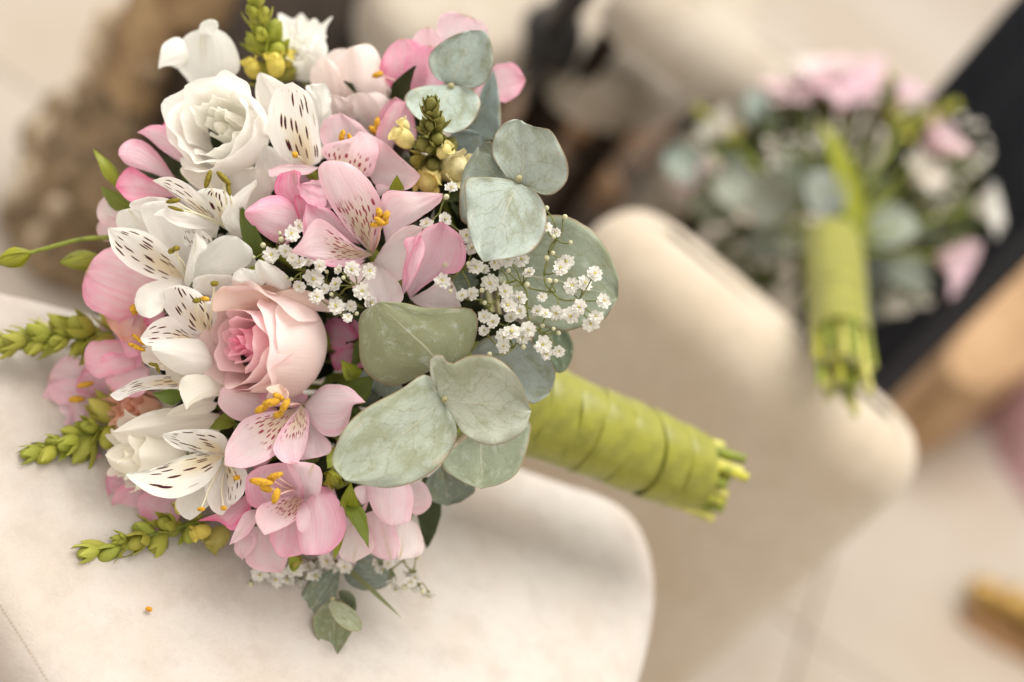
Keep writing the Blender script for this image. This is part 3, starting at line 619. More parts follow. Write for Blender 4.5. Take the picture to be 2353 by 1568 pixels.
flower('white_alstroemeria', 'white alstroemeria tucked against the left side of the pink rose', (482, 772, -26), [
    ('U', M_WHITE, WH_, -24, -4, [(820, 430), (680, 400), (665, 340), (690, 310)], [(820, 430), (890, 380), (905, 310), (830, 300), (760, 296)]),
    ('U', M_WHITE, CRM, -28, -10, [(700, 880), (480, 860), (380, 820), (355, 760)], [(700, 880), (600, 760), (480, 700), (400, 720), (355, 760)]),
    ('U', M_WSPOT, WH_, -24, 6, [(765, 648), (620, 642), (540, 560), (485, 480), (466, 420), (510, 375)], [(765, 648), (800, 570), (800, 500), (735, 430), (660, 380), (590, 360)], dict(cup=3)),
    ('U', M_WSPOT, WH_, -22, 7, [(745, 690), (580, 690), (450, 715), (385, 712)], [(745, 690), (640, 640), (545, 545), (430, 580), (352, 672)], dict(cup=4)),
    ('U', M_WHITE, WH_, -20, 10, [(780, 790), (720, 690), (600, 672), (500, 678), (430, 700)], [(780, 790), (775, 860), (660, 897), (560, 872), (475, 810), (420, 742)], dict(cup=-6, bulge=5)),
  ], [(452, 691, 13, 4.2, 1.6, True, True, (1, .2, 0)), (471, 687, 13, 4.2, 1.6, False, True, (1, -.2, 0)), (493, 652, 10, 3.8, 1.7, True, True, (1, .2, 0)),
      (318, 780, -2, 8, 1.3, False, True, (.7, -.6, 0)), (314, 798, -2, 9, 1.5, False, True, (.9, -.4, 0)), (352, 838, -2, 5, 1.1, True, True), (362, 846, -2, 5, 1.0, True, True, (-.4, 1, 0))])
flower('white_alstroemeria', 'wilting white alstroemeria with long curled streaked petal below the rose', (505, 880, -28), [
    ('U', M_WHITE, CRM, -28, -14, [(800, 900), (620, 880), (500, 830)], [(800, 900), (820, 960), (640, 980), (520, 920), (500, 830)]),
    ('U', M_WSPOT, WH_, -22, 2, [(640, 905), (500, 888), (350, 908), (260, 955)], [(640, 905), (610, 978), (480, 972), (330, 990), (230, 1042), (172, 1005)], dict(ruf=1.8, ts=3)),
    ('U', M_WSTR, CRM, -20, 5, [(870, 940), (740, 890), (620, 895), (582, 960), (608, 1050)], [(870, 940), (840, 1005), (740, 1022), (665, 1040), (625, 1097)], dict(cup=-5, bulge=4)),
    ('U', M_WSTR, CRM, -22, -4, [(815, 1050), (680, 1040), (560, 1080)], [(815, 1050), (770, 1105), (640, 1125), (500, 1135)], dict(cup=3)),
  ])
flower('white_alstroemeria', 'white alstroemeria at lower left with boldly streaked broad petal', (525, 1050, -28), [
    ('U', M_WHITE, WH_, -28, -8, [(850, 1400), (640, 1540), (560, 1640), (600, 1720)], [(850, 1400), (800, 1600), (720, 1690), (650, 1745)]),
    ('L', M_WHITE, WH_, -26, -4, [(940, 780), (820, 900), (830, 1040), (870, 1120)], [(940, 780), (1060, 900), (1000, 1060), (930, 1150)]),
    ('L', M_WSPOT, WH_, -24, -2, [(950, 790), (960, 950), (960, 1060)], [(950, 790), (1090, 860), (1070, 1000), (1000, 1080)], dict(cup=3)),
    ('U', M_WSPOT, WH_, -24, 4, [(855, 1362), (862, 1260), (760, 1212), (600, 1212)], [(855, 1362), (740, 1352), (600, 1332), (520, 1290), (475, 1238)], dict(cup=3, ruf=1.7)),
    ('U', M_WSPOT, WH_, -22, 10, [(850, 1360), (760, 1338), (600, 1370), (470, 1430), (380, 1463)], [(850, 1360), (790, 1480), (700, 1562), (560, 1614), (420, 1592), (300, 1510), (268, 1466)], dict(cup=3, bulge=4, ruf=1.3)),
  ], [(544, 1098, 6, 3.4, 1.7, False, True, (1, 0, 0)), (462, 1170, 6, 3.8, 1.4, False, True, (1, 0, 0)), (514, 1168, 4, 3, 1.5, False, True)])
flower('white_alstroemeria', 'blurred white alstroemeria at the top left with amber midrib', (455, 232, -64), [
    ('T', M_WSTR, WH_, -62, -46, [(690, 595), (640, 480), (570, 390), (560, 290), (630, 205)], [(690, 595), (830, 500), (935, 420), (930, 320), (880, 220), (800, 170), (720, 165)], dict(cup=-5, bulge=5)),
    ('T', M_WHITE, WH_, -54, -44, [(660, 340), (590, 225), (500, 250), (470, 320)], [(660, 340), (590, 405), (540, 390), (500, 385), (460, 408)], dict(cup=-3)),
    ('T', M_WHITE, WH_, -50, -42, [(745, 230), (700, 180), (720, 130)], [(745, 230), (795, 190), (815, 155), (800, 122), (765, 113)]),
  ])
flower('white_alstroemeria', 'upright white alstroemeria petal with maroon streaks beside the cream bloom', (705, 385, -34), [
    ('T', M_WHITE, WH_, -38, -26, [(1330, 970), (1380, 700), (1330, 540)], [(1330, 970), (1470, 900), (1480, 680), (1440, 520), (1330, 500)]),
    ('T', M_WHITE, WH_, -38, -26, [(1250, 900), (1050, 620), (1040, 460)], [(1250, 900), (1240, 560), (1160, 470), (1060, 425)]),
    ('T', M_WHITE, WH_, -28, -18, [(1420, 700), (1390, 590), (1330, 510)], [(1420, 700), (1475, 620), (1470, 540), (1440, 488)], dict(ruf=1.8)),
    ('T', M_WSPOT, WH_, -32, -4, [(1340, 985), (1190, 930), (1108, 800), (1108, 660), (1150, 530)], [(1340, 985), (1420, 940), (1408, 800), (1392, 680), (1350, 560), (1250, 482)], dict(cup=4)),
    ('T', M_WHITE, WH_, -34, -20, [(1130, 1130), (1030, 1000), (1090, 850)], [(1130, 1130), (1260, 980), (1190, 900), (1090, 850)]),
  ], [(678, 356, 2, 3, 1.8, False, True)])

# --- pink alstroemerias below the rose
flower('pink_alstroemeria', 'pink alstroemeria directly under the rose with streaked lip and gold anthers', (692, 930, -30), [
    ('U', M_PINK, PK, -30, -16, [(1290, 1090), (1080, 1060), (1060, 1000)], [(1290, 1090), (1340, 1010), (1200, 980), (1060, 1000)]),
    ('U', M_PINK, PKL, -28, -2, [(1150, 1085), (1090, 1000), (980, 983), (880, 950)], [(1150, 1085), (1050, 1125), (960, 1162), (880, 1132), (812, 1060), (830, 972)], dict(cup=-4, bulge=4)),
    ('U', M_PINK, PKL, -26, -8, [(1340, 1150), (1320, 1290), (1290, 1385)], [(1340, 1150), (1440, 1250), (1478, 1300), (1468, 1350), (1400, 1375)], dict(cup=-3)),
    ('U', M_PINK, PKL, -26, 6, [(1320, 1060), (1420, 958), (1500, 943), (1590, 965)], [(1320, 1060), (1350, 1160), (1450, 1250), (1550, 1228), (1592, 1130), (1605, 1070), (1682, 1050)], dict(cup=-5, bulge=6)),
    ('U', M_PSPOT, PKL, -24, 4, [(1300, 1065), (1200, 1190), (1140, 1300), (1150, 1360), (1200, 1405)], [(1300, 1065), (1342, 1110), (1347, 1200), (1325, 1330), (1280, 1412)], dict(cup=4)),
    ('U', M_PSPOT, PKL, -24, 12, [(1280, 1085), (1100, 1108), (980, 1140), (920, 1200), (860, 1310)], [(1280, 1085), (1215, 1250), (1160, 1350), (1060, 1412), (960, 1438), (848, 1422)], dict(cup=2, bulge=3)),
  ], [(623, 925, 16, 8, 2.5, False, False, (1, .15, 0)), (655, 932, 17, 7.5, 2.2, False, False, (.6, 1, 0)), (601, 940, 12, 7, 2.3, False, False, (1, .5, 0)), (639, 953, 14, 5, 2.1, False, False, (1, .3, 0)), (640, 912, 14, 6, 1.9)])
flower('pink_alstroemeria', 'cupped pink alstroemeria below, with gold anthers and green-tipped upper petal', (690, 1128, -32), [
    ('L', M_PINK, PKL, -30, -14, [(1250, 1150), (1070, 1250), (1075, 1400), (1100, 1475), (1200, 1515)], [(1250, 1150), (1350, 1300), (1355, 1430), (1320, 1522)]),
    ('L', M_PINK, PKL, -28, -12, [(1120, 1180), (1020, 1290), (1010, 1380), (1060, 1440)], [(1120, 1180), (1150, 1330), (1060, 1440)]),
    ('L', M_PINK, PK, -26, -6, [(1400, 1120), (1250, 1170), (1238, 1290), (1290, 1400)], [(1400, 1120), (1510, 1250), (1490, 1380), (1340, 1428)]),
    ('L', M_PINK, PK, -24, 3, [(1490, 1040), (1425, 1180), (1430, 1330), (1460, 1400)], [(1490, 1040), (1580, 955), (1685, 1040), (1738, 1160), (1722, 1290), (1625, 1392), (1520, 1405)], dict(cup=-5, bulge=5)),
    ('L', M_PINK, PKD, -24, -8, [(1120, 990), (1000, 1080), (920, 1150)], [(1120, 990), (1110, 1120), (1000, 1245), (910, 1190), (768, 1182)], dict(cup=3)),
    ('L', M_PSTR, PKL, -20, 3, [(1160, 1105), (1075, 1130), (1005, 1260)], [(1160, 1105), (1155, 1185), (1080, 1285), (975, 1342)], dict(cup=4)),
    ('L', M_PINK, PK, -32, 0, [(1440, 1110), (1200, 1110), (1095, 1060), (1088, 900), (1180, 828)], [(1440, 1110), (1460, 980), (1430, 880), (1370, 815), (1300, 803)], dict(cup=5)),
    ('L', M_PSTR, PKL, -30, 5, [(1475, 1090), (1425, 960), (1350, 808), (1450, 798)], [(1475, 1090), (1565, 1000), (1583, 900), (1572, 840), (1530, 808)], dict(cup=5)),
    ('L', M_PSPOT, PKL, -24, 14, [(1460, 1000), (1280, 1045), (1168, 1090), (1148, 1180)], [(1460, 1000), (1455, 1130), (1385, 1195), (1290, 1245), (1205, 1278)], dict(cup=4, bulge=-3)),
    ('L', M_PINK, PKL, -18, 6, [(1475, 1050), (1415, 1140), (1425, 1240)], [(1475, 1050), (1505, 1130), (1505, 1210), (1465, 1258)], dict(ts=5)),
  ], [(600, 1108, 18, 11, 2.3, False, False, (1, -.15, 0)), (632, 1094, 14, 8, 2.0, False, False, (1, .3, 0)), (612, 1124, 12, 7, 1.9), (634, 1140, 18, 7.5, 2.3, False, False, (.3, 1, 0)), (624, 1104, 10, 7, 1.9)])
flower('pink_alstroemeria', 'pale pink alstroemeria hanging at the lower right under the big grey leaves', (890, 1105, -42), [
    ('K', M_PINK, PKL, -42, -26, [(1500, 180), (1590, 200), (1640, 200)], [(1500, 180), (1580, 420), (1690, 390), (1710, 300), (1640, 200)]),
    ('K', M_PSTR, PKP, -36, -18, [(1230, 390), (1120, 560), (1083, 660), (1095, 720)], [(1230, 390), (1305, 560), (1315, 670), (1180, 758)]),
    ('K', M_PINK, PKL, -34, -18, [(1310, 220), (1200, 238), (1190, 290)], [(1310, 220), (1310, 310), (1240, 362)]),
    ('K', M_PSTR, PKL, -36, -14, [(1340, 270), (1235, 400), (1275, 620), (1330, 712)], [(1340, 270), (1440, 450), (1490, 600), (1505, 700), (1440, 742)], dict(cup=-4, bulge=4)),
    ('K', M_PSTR, PKP, -34, -12, [(1520, 430), (1410, 510), (1450, 640)], [(1520, 430), (1620, 500), (1660, 620), (1635, 705), (1490, 738)], dict(cup=-4, bulge=4)),
    ('K', M_PINK, PKL, -34, -6, [(1450, 100), (1280, 230), (1305, 380), (1370, 470)], [(1450, 100), (1580, 250), (1578, 400), (1555, 480), (1430, 503)], dict(cup=-4, bulge=5)),
  ])
# --- pinks round the left and top, increasingly out of focus
flower('pink_alstroemeria', 'pink alstroemeria at upper left with petals pointing outward', (430, 400, -42), [
    (425, 345, -46, 392, 268, -44, 46, M_PINK, PKD, {}),
    ('T', M_PINK, PK, -42, -28, [(630, 980), (480, 880), (400, 800)], [(630, 980), (600, 820), (530, 755), (430, 736), (335, 780)], dict(cup=-4, bulge=4)),
    ('T', M_PINK, PK, -40, -24, [(570, 1070), (400, 1012), (280, 972)], [(570, 1070), (480, 930), (390, 840), (300, 820), (235, 865), (226, 915)], dict(cup=-4, bulge=4)),
    ('T', M_PINK, PKD, -42, -26, [(570, 1160), (430, 1165), (300, 1188)], [(570, 1160), (500, 1090), (400, 1040), (300, 983), (230, 1040), (208, 1100)], dict(cup=3)),
  ])
flower('pink_alstroemeria', 'pale pink alstroemeria bud petals just above the long green stem', (300, 510, -46), [
    (310, 510, -46, 226, 468, -40, 64, M_PINK, PKP, {}), (310, 540, -46, 222, 520, -42, 50, M_PINK, PKL, {})])
flower('pink_alstroemeria', 'broad pink alstroemeria petal at the left, under the streaked white one', (370, 700, -42), [
    (370, 690, -42, 198, 622, -24, 150, M_PINK, PK, dict(n=(-.3, .3, 1), pr='round', cup=-.25, bulge=.1)),
    (360, 720, -44, 240, 730, -30, 110, M_PINK, PCH, dict(n=(-.2, .1, 1))),
    (380, 730, -40, 330, 740, -26, 60, M_PINK, PKD, {}),
  ], [(308, 712, -20, 6, 2.4)])
flower('pink_alstroemeria', 'pink alstroemeria at left between the two upper green bud spikes', (330, 815, -44), [
    (340, 780, -44, 268, 760, -30, 100, M_PINK, PK, dict(n=(-.2, .3, 1))),
    (335, 820, -42, 192, 826, -28, 92, M_PINK, PK, dict(n=(-.1, .5, 1), cup=-.2, bulge=.1)),
    (335, 840, -40, 250, 890, -28, 110, M_PINK, PK, dict(n=(-.1, .1, 1), cup=.3)),
  ])
flower('pink_alstroemeria', 'blurred mauve pink alstroemeria at the far left edge of the bouquet', (250, 915, -62), [
    (250, 900, -62, 110, 868, -54, 100, M_PINK, PKL, dict(n=(-.2, .4, 1))), (250, 920, -60, 94, 935, -50, 96, M_PINK, PKL, dict(n=(-.2, .2, 1))),
    (255, 900, -60, 190, 850, -52, 80, M_PINK, PK, {}), (250, 925, -58, 170, 975, -48, 90, M_PINK, PKL, {})],
  [(176, 918, -44, 8, 2.4, False, False, (1, 0, 0)), (196, 884, -46, 9, 2, False, False, (1, .2, 0))])
flower('pink_alstroemeria', 'blurred mauve pink alstroemeria under the lower left bud spike', (265, 1070, -58), [
    (265, 1060, -58, 150, 1040, -52, 90, M_PINK, PKD, {}), (265, 1075, -56, 104, 1090, -48, 110, M_PINK, PKL, dict(n=(-.2, .3, 1), cup=-.2)),
    (265, 1085, -52, 150, 1135, -44, 90, M_PINK, PKL, dict(n=(-.1, .1, 1))), (265, 1080, -50, 190, 1090, -40, 80, M_PINK, PK, {})])
flower('pink_alstroemeria', 'pink alstroemeria showing behind the lower left streaked white bloom', (400, 1110, -40), [
    (330, 1110, -40, 242, 1100, -32, 80, M_PINK, PK, {}), (390, 1130, -40, 262, 1190, -30, 110, M_PINK, PK, dict(n=(-.1, -.1, 1), ruf=.05)),
    (420, 1130, -38, 330, 1200, -30, 90, M_PINK, PK, {})], [(240, 1165, -38, 8, 2.2, False, False, (.8, .6, 0))])
flower('pink_alstroemeria', 'upright pink alstroemeria behind the top eucalyptus leaves', (955, 232, -62), [
    (955, 230, -62, 925, 88, -46, 96, M_PINK, PK, dict(n=(-.1, .1, 1))), (965, 225, -60, 985, 62, -48, 66, M_PINK, PKL, dict(n=(.1, .2, 1))),
    (970, 225, -58, 990, 105, -44, 90, M_PINK, PK, {}), (960, 215, -64, 880, 130, -52, 66, M_PINK, PKD, {}),
    (1040, 150, -66, 1076, 36, -58, 110, M_PINK, PKL, dict(pr='fan')), (1090, 220, -66, 1208, 184, -54, 84, M_PINK, PK, dict(n=(.2, .3, 1))),
    (950, 350, -50, 905, 225, -36, 74, M_PINK, PK, dict(n=(-.4, .1, 1), cup=.4))], [(868, 172, -44, 6, 1.9), (866, 285, -34, 7, 2, False, False, (.2, 1, 0)), (858, 300, -34, 6, 2)])

# --- blooms mostly hidden between the front ones
def hidden(name, label, c, size, colr, mat, n=6):
    tp = P(*c); ax = unit(unit(tp - BIND) + np.array([0, 0, .7])); s, t = perp(ax); g = G(); blob(g, tp, ax, 6, 3, 0, 5, 6); stem_to(g, tp, BIND, 1.6); fl = g.cam(name, tp, [M_STEM], bouquet, label=label)
    for k in range(n):
        w_ = 6.283 * k / n + rng.uniform(-.25, .25); rad = math.cos(w_) * s + math.sin(w_) * t; o = rng.uniform(.8, 1.25); L = size * rng.uniform(.85, 1.1); tip = tp + L * (math.cos(o) * ax + math.sin(o) * rad)
        pg = G(); petal(pg, tp, tip, L * .72, ax * math.sin(o) - rad * math.cos(o), 'outer', bulge=.12, tc=-.1, nu=14, nv=11); pg.cam('petal', tp, mat, fl, color=jit(colr, .06))
for nm, lb, c_, sz, co, mt in [('white_alstroemeria', 'white bloom half hidden under the cream ruffled one', (500, 490, -46), 30, WH_, M_WHITE), ('white_alstroemeria', 'white bloom half hidden at left behind the streaked ones', (410, 700, -50), 28, WH_, M_WHITE),
    ('white_alstroemeria', 'white bloom half hidden above the rose', (560, 640, -44), 26, WH_, M_WHITE), ('white_alstroemeria', 'cream bloom half hidden below the rose at left', (470, 940, -46), 28, CRM, M_WHITE), ('white_alstroemeria', 'white bloom half hidden beneath the upright streaked petal', (650, 350, -54), 30, WH_, M_WHITE),
    ('pink_alstroemeria', 'pink bloom half hidden left of the central one', (740, 480, -46), 26, PK, M_PINK), ('pink_alstroemeria', 'pink bloom half hidden under the rose', (600, 990, -48), 28, PK, M_PINK), ('pink_alstroemeria', 'pink bloom half hidden between the lowest pink ones', (770, 1170, -52), 28, PKL, M_PINK),
    ('pink_alstroemeria', 'pink bloom half hidden at the far left', (330, 760, -58), 28, PK, M_PINK), ('pink_alstroemeria', 'pink bloom half hidden right of the rose', (830, 800, -44), 20, PKD, M_PINK)]:
    hidden(nm, lb, c_, sz, co, mt)

# --- roses and ruffled blooms
def rose(name, label, c, axis, Rm, H, layers, mat, inner, outer, parent=None, bind=None, ruf=.03, seed=1, twist=0.0, extra=(), heart=1.0):
    parent = parent or bouquet; bind = BIND if bind is None else bind; rr = random.Random(seed)
    c = P(*c); a = unit(axis); s, t = perp(a); org = c - a * H * .36
    g = G(); d = unit(bind - org); blob(g, org - a * 1, a, 7, Rm * .34, 0, 6, 9); stem_to(g, org, bind, 2.0)
    fl = g.cam(name, org, [M_STEM], parent, label=label)
    hg = G(); heart = max(heart, .01); blob(hg, org + a * H * (.42 + .10 * heart), a, H * (.30 + .06 * heart), Rm * .42 * heart, 0, 8, 12); hg.cam('heart', org + a * H * .1, mat, fl, color=inner)
    for (ang, span, Rb, Rt, hh, curl, tn) in layers:
        pg = G(); nu, nv = 14, 29; v = []; drop = .10 + .16 * min(1, Rb / Rm); uv = []; ph = rr.uniform(0, 6.28); ph2 = rr.uniform(0, 6.28); half = span / 2; lean = rr.uniform(-.05, .05)
        for i in range(nu):
            tt = i / (nu - 1)
            for j in range(nv):
                x = 2 * j / (nv - 1) - 1; top = 1 - drop * abs(x) ** 3 + .03 * math.sin(5 * x + ph) + ruf * .6 * math.sin(11 * x + ph2)
                h = tt * top; belly = math.sin(min(1, h / .48) * math.pi / 2) ** .75
                r = Rb * (.22 + .78 * belly) if h < .48 else Rb + (Rt - Rb) * ((h - .48) / .52) ** 1.4
                r *= (1 + .10 * x * min(1, h * 2)) * (1 + lean * x)
                r += Rm * ruf * h ** 2 * math.sin(6 * x + ph) + Rm * ruf * .7 * h ** 4 * math.sin(14 * x + ph2)
                z = h * hh * H; k = max(0, (tt - .80) / .20)
                r += curl * Rm * k ** 2 * (.75 + .5 * math.sin(3 * x + ph)); z -= abs(curl) * Rm * .55 * k ** 3
                w_ = ang + x * half * (1 - .25 * (1 - min(1, h * 2.2)))
                v.append(org + a * z + r * (math.cos(w_) * s + math.sin(w_) * t)); uv.append((tt, j / (nv - 1)))
        f = [(i * nv + j, i * nv + j + 1, (i + 1) * nv + j + 1, (i + 1) * nv + j) for i in range(nu - 1) for j in range(nv - 1)]
        pg.add(v, f, 0, uv); colr = tuple(inner[k] * (1 - tn) + outer[k] * tn for k in range(3))
        pg.cam('petal', org, mat, fl, color=jit(colr, .02))
    for q_ in extra:
        if isinstance(q_[0], str):
            pg = G(); bp = opetal(pg, q_[0], q_[2], q_[3], q_[4], q_[5], **(q_[6] if len(q_) > 6 else {})); pg.cam('petal', bp, mat, fl, color=jit(q_[1], .02)); continue
        bx, by, bd, tx, ty, td, w, colr, o = q_; pg = G(); bp = P(bx, by, bd); petal(pg, bp, P(tx, ty, td), pxmm(w, td), **o); pg.cam('petal', bp, mat, fl, color=jit(colr, .03))
    return fl
GA = 2.39996
lay = []
for k in range(6):  lay.append((k * GA, 3.3, 1.1 + 1.1 * k, 1.0 + 1.15 * k, .955 + .004 * k, .01, .0 + .07 * k))
for k in range(7):  lay.append((1 + k * GA, 2.6, 8.2 + 1.95 * k, 7.6 + 2.1 * k, .965 + .004 * k, .025 + .008 * k, .40 + .07 * k))
lay += [(1.45, 2.5, 26.5, 22.5, .95, .09, .90), (2.95, 2.4, 26.5, 23.5, .97, .11, .88), (4.5, 2.4, 26.5, 26.5, 1.0, .10, .9), (5.7, 2.2, 26.5, 25.5, 1.0, .12, .88),
        (1.75, 2.6, 28.5, 24.5, .84, .05, 1.0), (3.4, 2.2, 28.0, 26.0, .95, .12, .96), (4.9, 2.0, 28.0, 29.5, .98, .18, .95), (.15, 2.1, 28.0, 27.0, .93, .22, .92)]
lay = [(q_[0], q_[1], q_[2] * .87, q_[3] * .87, *q_[4:]) for q_ in lay]
rose('garden_rose', 'blush pink rose with deep pink spiralled heart, in sharp focus', (655, 788, -24), (-.64, -.01, .77), 25, 50, lay, M_ROSE, (.96, .42, .58), (.95, .84, .80), ruf=.02, seed=4,
     extra=[('U', (.91, .72, .63), -16, -2, [(1090, 520), (900, 505), (785, 515), (772, 440), (830, 380), (960, 352)], [(1090, 520), (1110, 450), (1080, 390), (1040, 350)], dict(cup=3, ruf=1.5)),
            ('U', (.90, .66, .55), -20, -10, [(1320, 490), (1090, 440), (1050, 380), (1130, 350)], [(1320, 490), (1390, 470), (1350, 410), (1230, 382)], dict(cup=3)),
            ('U', (.92, .75, .69), -14, -4, [(1470, 520), (1250, 498), (1085, 445), (1190, 392)], [(1470, 520), (1490, 475), (1420, 430), (1330, 398)], dict(cup=-3, bulge=3)),
            ('U', (.91, .71, .60), 4, 7, [(1225, 1035), (1120, 992), (1098, 962)], [(1225, 1035), (1225, 985), (1170, 942)], dict(ruf=1.6))])
lay = [(4.2, 3.6, 5.5, 4.5, .72, .03, .3), (1.4, 3.4, 6, 5, .80, .03, .3), (2.0, 2.2, 9.5, 6.5, .90, .05, .3), (1.0, 2.0, 12.5, 10, .93, .05, .4), (4.4, 2.2, 13, 14, .90, .05, .5)]
for k in range(6): lay.append((.9 + k * GA, 2.9, 15.5 + 1.3 * k, 16.5 + 1.2 * k, .97 - .012 * k, .10 + .01 * k, .5 + .08 * k))
rose('lisianthus', 'open cream white ruffled bloom with hollow cup at the upper left', (535, 310, -30), (-.34, .18, .92), 21, 38, lay, M_ROSE, (.94, .92, .85), (.945, .935, .90), ruf=.055, seed=9, heart=.4)
lay = [(k * GA, 2.4, 6 + 1.6 * k, 6 + 1.9 * k, 1 - .03 * k, .06, .12 * k) for k in range(8)]
rose('lisianthus', 'crumpled cream white bloom at the lower left edge, ruffled mouth turned left', (365, 1040, -30), (-.80, .12, .58), 18, 36, lay, M_ROSE, (.93, .90, .80), (.94, .92, .87), ruf=.075, seed=3,
     extra=[('U', (.90, .87, .80), -26, -6, [(820, 1120), (640, 1088), (480, 1088), (330, 1138)], [(820, 1120), (830, 1210), (600, 1245), (400, 1275), (250, 1292), (188, 1225)], dict(cup=-5, bulge=4, ruf=1.6)),
            ('U', (.90, .86, .77), -28, -10, [(620, 1240), (350, 1260), (200, 1310)], [(620, 1240), (500, 1420), (400, 1470), (280, 1474), (190, 1432), (148, 1360)], dict(cup=-5, bulge=4, ruf=2.0))])
BL = (.945, .84, .80)
flower('lisianthus', 'pale blush ruffled bloom at the top, softly out of focus', (825, 318, -66), [
    ('T', M_ROSE, BL, -72, -60, [(1640, 830), (1440, 600), (1420, 400), (1480, 300)], [(1640, 830), (1700, 560), (1640, 350), (1560, 285)], dict(ruf=2)),
    ('T', M_ROSE, BL, -70, -60, [(1680, 830), (1640, 560), (1700, 380)], [(1680, 830), (1840, 640), (1810, 480), (1760, 380)], dict(ruf=2)),
    ('T', M_ROSE, BL, -68, -46, [(1590, 810), (1400, 570), (1352, 450), (1400, 350)], [(1590, 810), (1580, 600), (1540, 420), (1440, 335)], dict(cup=-5, bulge=6, ruf=2.2)),
    ('T', M_ROSE, BL, -66, -44, [(1650, 830), (1500, 560), (1490, 400), (1570, 292)], [(1650, 830), (1800, 640), (1785, 420), (1745, 300), (1690, 256), (1620, 272)], dict(cup=-5, bulge=6, ruf=2.2)),
    ('T', M_ROSE, BL, -60, -38, [(1710, 830), (1580, 720), (1540, 610), (1600, 555)], [(1710, 830), (1840, 760), (1855, 640), (1770, 550), (1660, 545)], dict(cup=-5, bulge=5, ruf=2)),
    ('T', M_ROSE, BL, -58, -40, [(1520, 770), (1430, 650), (1470, 560)], [(1520, 770), (1620, 710), (1590, 600), (1490, 555)], dict(ruf=2))])
rose('carnation', 'blurred white frilly bloom at the top behind the bud spike', (705, 140, -74), (-.1, .6, .75), 15, 30, [(k * GA, 2.2, 3 + 1.5 * k, 4 + 1.8 * k, 1 - .02 * k, .1, .1 * k) for k in range(8)], M_ROSE, WH_, WH_, ruf=.13, seed=8)
rose('carnation', 'small peach frilly bloom at the left between white alstroemerias', (330, 940, -44), (-.55, .2, .8), 13, 26, [(k * GA, 2.2, 3 + 1.2 * k, 3.5 + 1.4 * k, 1 - .02 * k, .08, .12 * k) for k in range(8)], M_ROSE, (.82, .48, .36), (.86, .64, .50), ruf=.11, seed=5)

# --- snapdragon bud spikes
def bud_mesh(k, rr, open_=0.0):
    """one bud with its five sepals; unit length along +z"""
    g = G(); blob(g, np.array([0, 0, .46]), (0.05, .05, 1), .46, .27 + .06 * open_, 1, 8, 9)
    for i in range(5):
        w_ = i * 1.2566 + rr.uniform(-.2, .2); d = np.array([math.cos(w_), math.sin(w_), 0]); tp = d * rr.uniform(.16, .46) + np.array([0, 0, rr.uniform(.66, 1.16)])
        petal(g, d * .10 + np.array([0, 0, -.04]), tp, .50, -d, 'lance', bulge=-.15, cup=.45, ruf=.03, tc=-.06, nu=9, nv=7, mi=0)
    return mesh('bud', np.vstack(g.v), g.f, [M_BUD, M_BUDY], np.vstack(g.uv), g.mi)
rr = random.Random(2); BUDS = [bud_mesh(k, rr, .5 * (k % 2)) for k in range(4)]
def place(name, me, p_cam, axis, scale, parent, color=None, spin=None, kind=None):
    ax = WD(unit(axis)); q_ = Vector(ax).to_track_quat('Z', 'Y').to_euler().to_matrix() @ Matrix.Rotation(random.uniform(0, 6.28) if spin is None else spin, 3, 'Z')
    o = link(name, me, W(p_cam), parent, color=color); o.rotation_euler = q_.to_euler(); o.scale = (scale,) * 3; return o
GB = (.40, .41, .065); YB = (.72, .60, .12)
def spike(label, b, t, wpx, n, parent=None, bind=None, col_=GB, bend=0.0, stub=True, sz=1.0):
    parent = parent or bouquet; bind = BIND if bind is None else bind; b = P(*b); t = P(*t); w = pxmm(wpx, 0); a = unit(t - b); L = np.linalg.norm(t - b); s, q_ = perp(a)
    g = G(); axis_pts = catmull([b - a * 8, b, b + (t - b) * .5 + s * bend * L, t - a * 3], 10); tube(g, axis_pts, np.linspace(2.1, .7, 10), 7)
    if stub: stem_to(g, b - a * 6, bind, 1.8)
    sp = g.cam('snapdragon_spike', b, [M_STEM], parent, label=label)
    for i in range(n):
        f = (i + .3) / n; p = b + (t - b) * f * .93 + s * bend * L * 4 * f * (1 - f) * .5; ang = i * GA; sc = w * (.86 - .38 * f) * random.uniform(.72, 1.15) * random.uniform(.92, 1.1) * sz
        rad = math.cos(ang) * s + math.sin(ang) * q_; ax = unit(a * (.60 + .8 * f) + rad * (1.0 - .7 * f))
        c_ = jit(col_, .12) if (f > .12 or i % 2) else jit((.50, .47, .10), .1)
        place('bud', BUDS[i % 4], p + rad * w * .10 * (1 - f * .6), ax, sc / 1000, sp, c_)
    place('bud', BUDS[0], t - a * w * .38, a, w * .5 / 1000, sp, jit(col_, .1))
    return sp
def blooms(sp, items):
    for px, py, d, r, ax, colr in items:
        g = G(); c = P(px, py, d); rmm = pxmm(r, d); a = unit(ax); s, q_ = perp(a); blob(g, c, a, rmm, rmm * .72, 0, 9, 12, 0)
        for k in range(3):
            w_ = k * 2.1; dd = math.cos(w_) * s + math.sin(w_) * q_; petal(g, c + a * rmm * .1 + dd * rmm * .45, c + a * rmm * .9 + dd * rmm * .85, rmm * 1.3, unit(a - dd * .3), 'fan', bulge=.1, cup=.3, ruf=.08, nu=9, nv=7)
        g.cam('blossom', c, M_BUDY, sp, color=jit(colr, .05))
sp = spike('snapdragon bud spike standing up at the very top of the bouquet', (640, 190, -66), (578, -22, -40), 92, 12)
blooms(sp, [(633, 150, -46, 30, (-.1, 1, .4), YB), (580, 158, -50, 26, (-.3, .8, .4), YB), (660, 135, -58, 24, (.2, 1, .2), YB)])
sp = spike('blurred snapdragon bud spike reaching the left picture edge', (275, 765, -58), (-14, 792, -40), 108, 14)
blooms(sp, [(112, 765, -62, 34, (-1, .3, .2), (.78, .70, .36))])
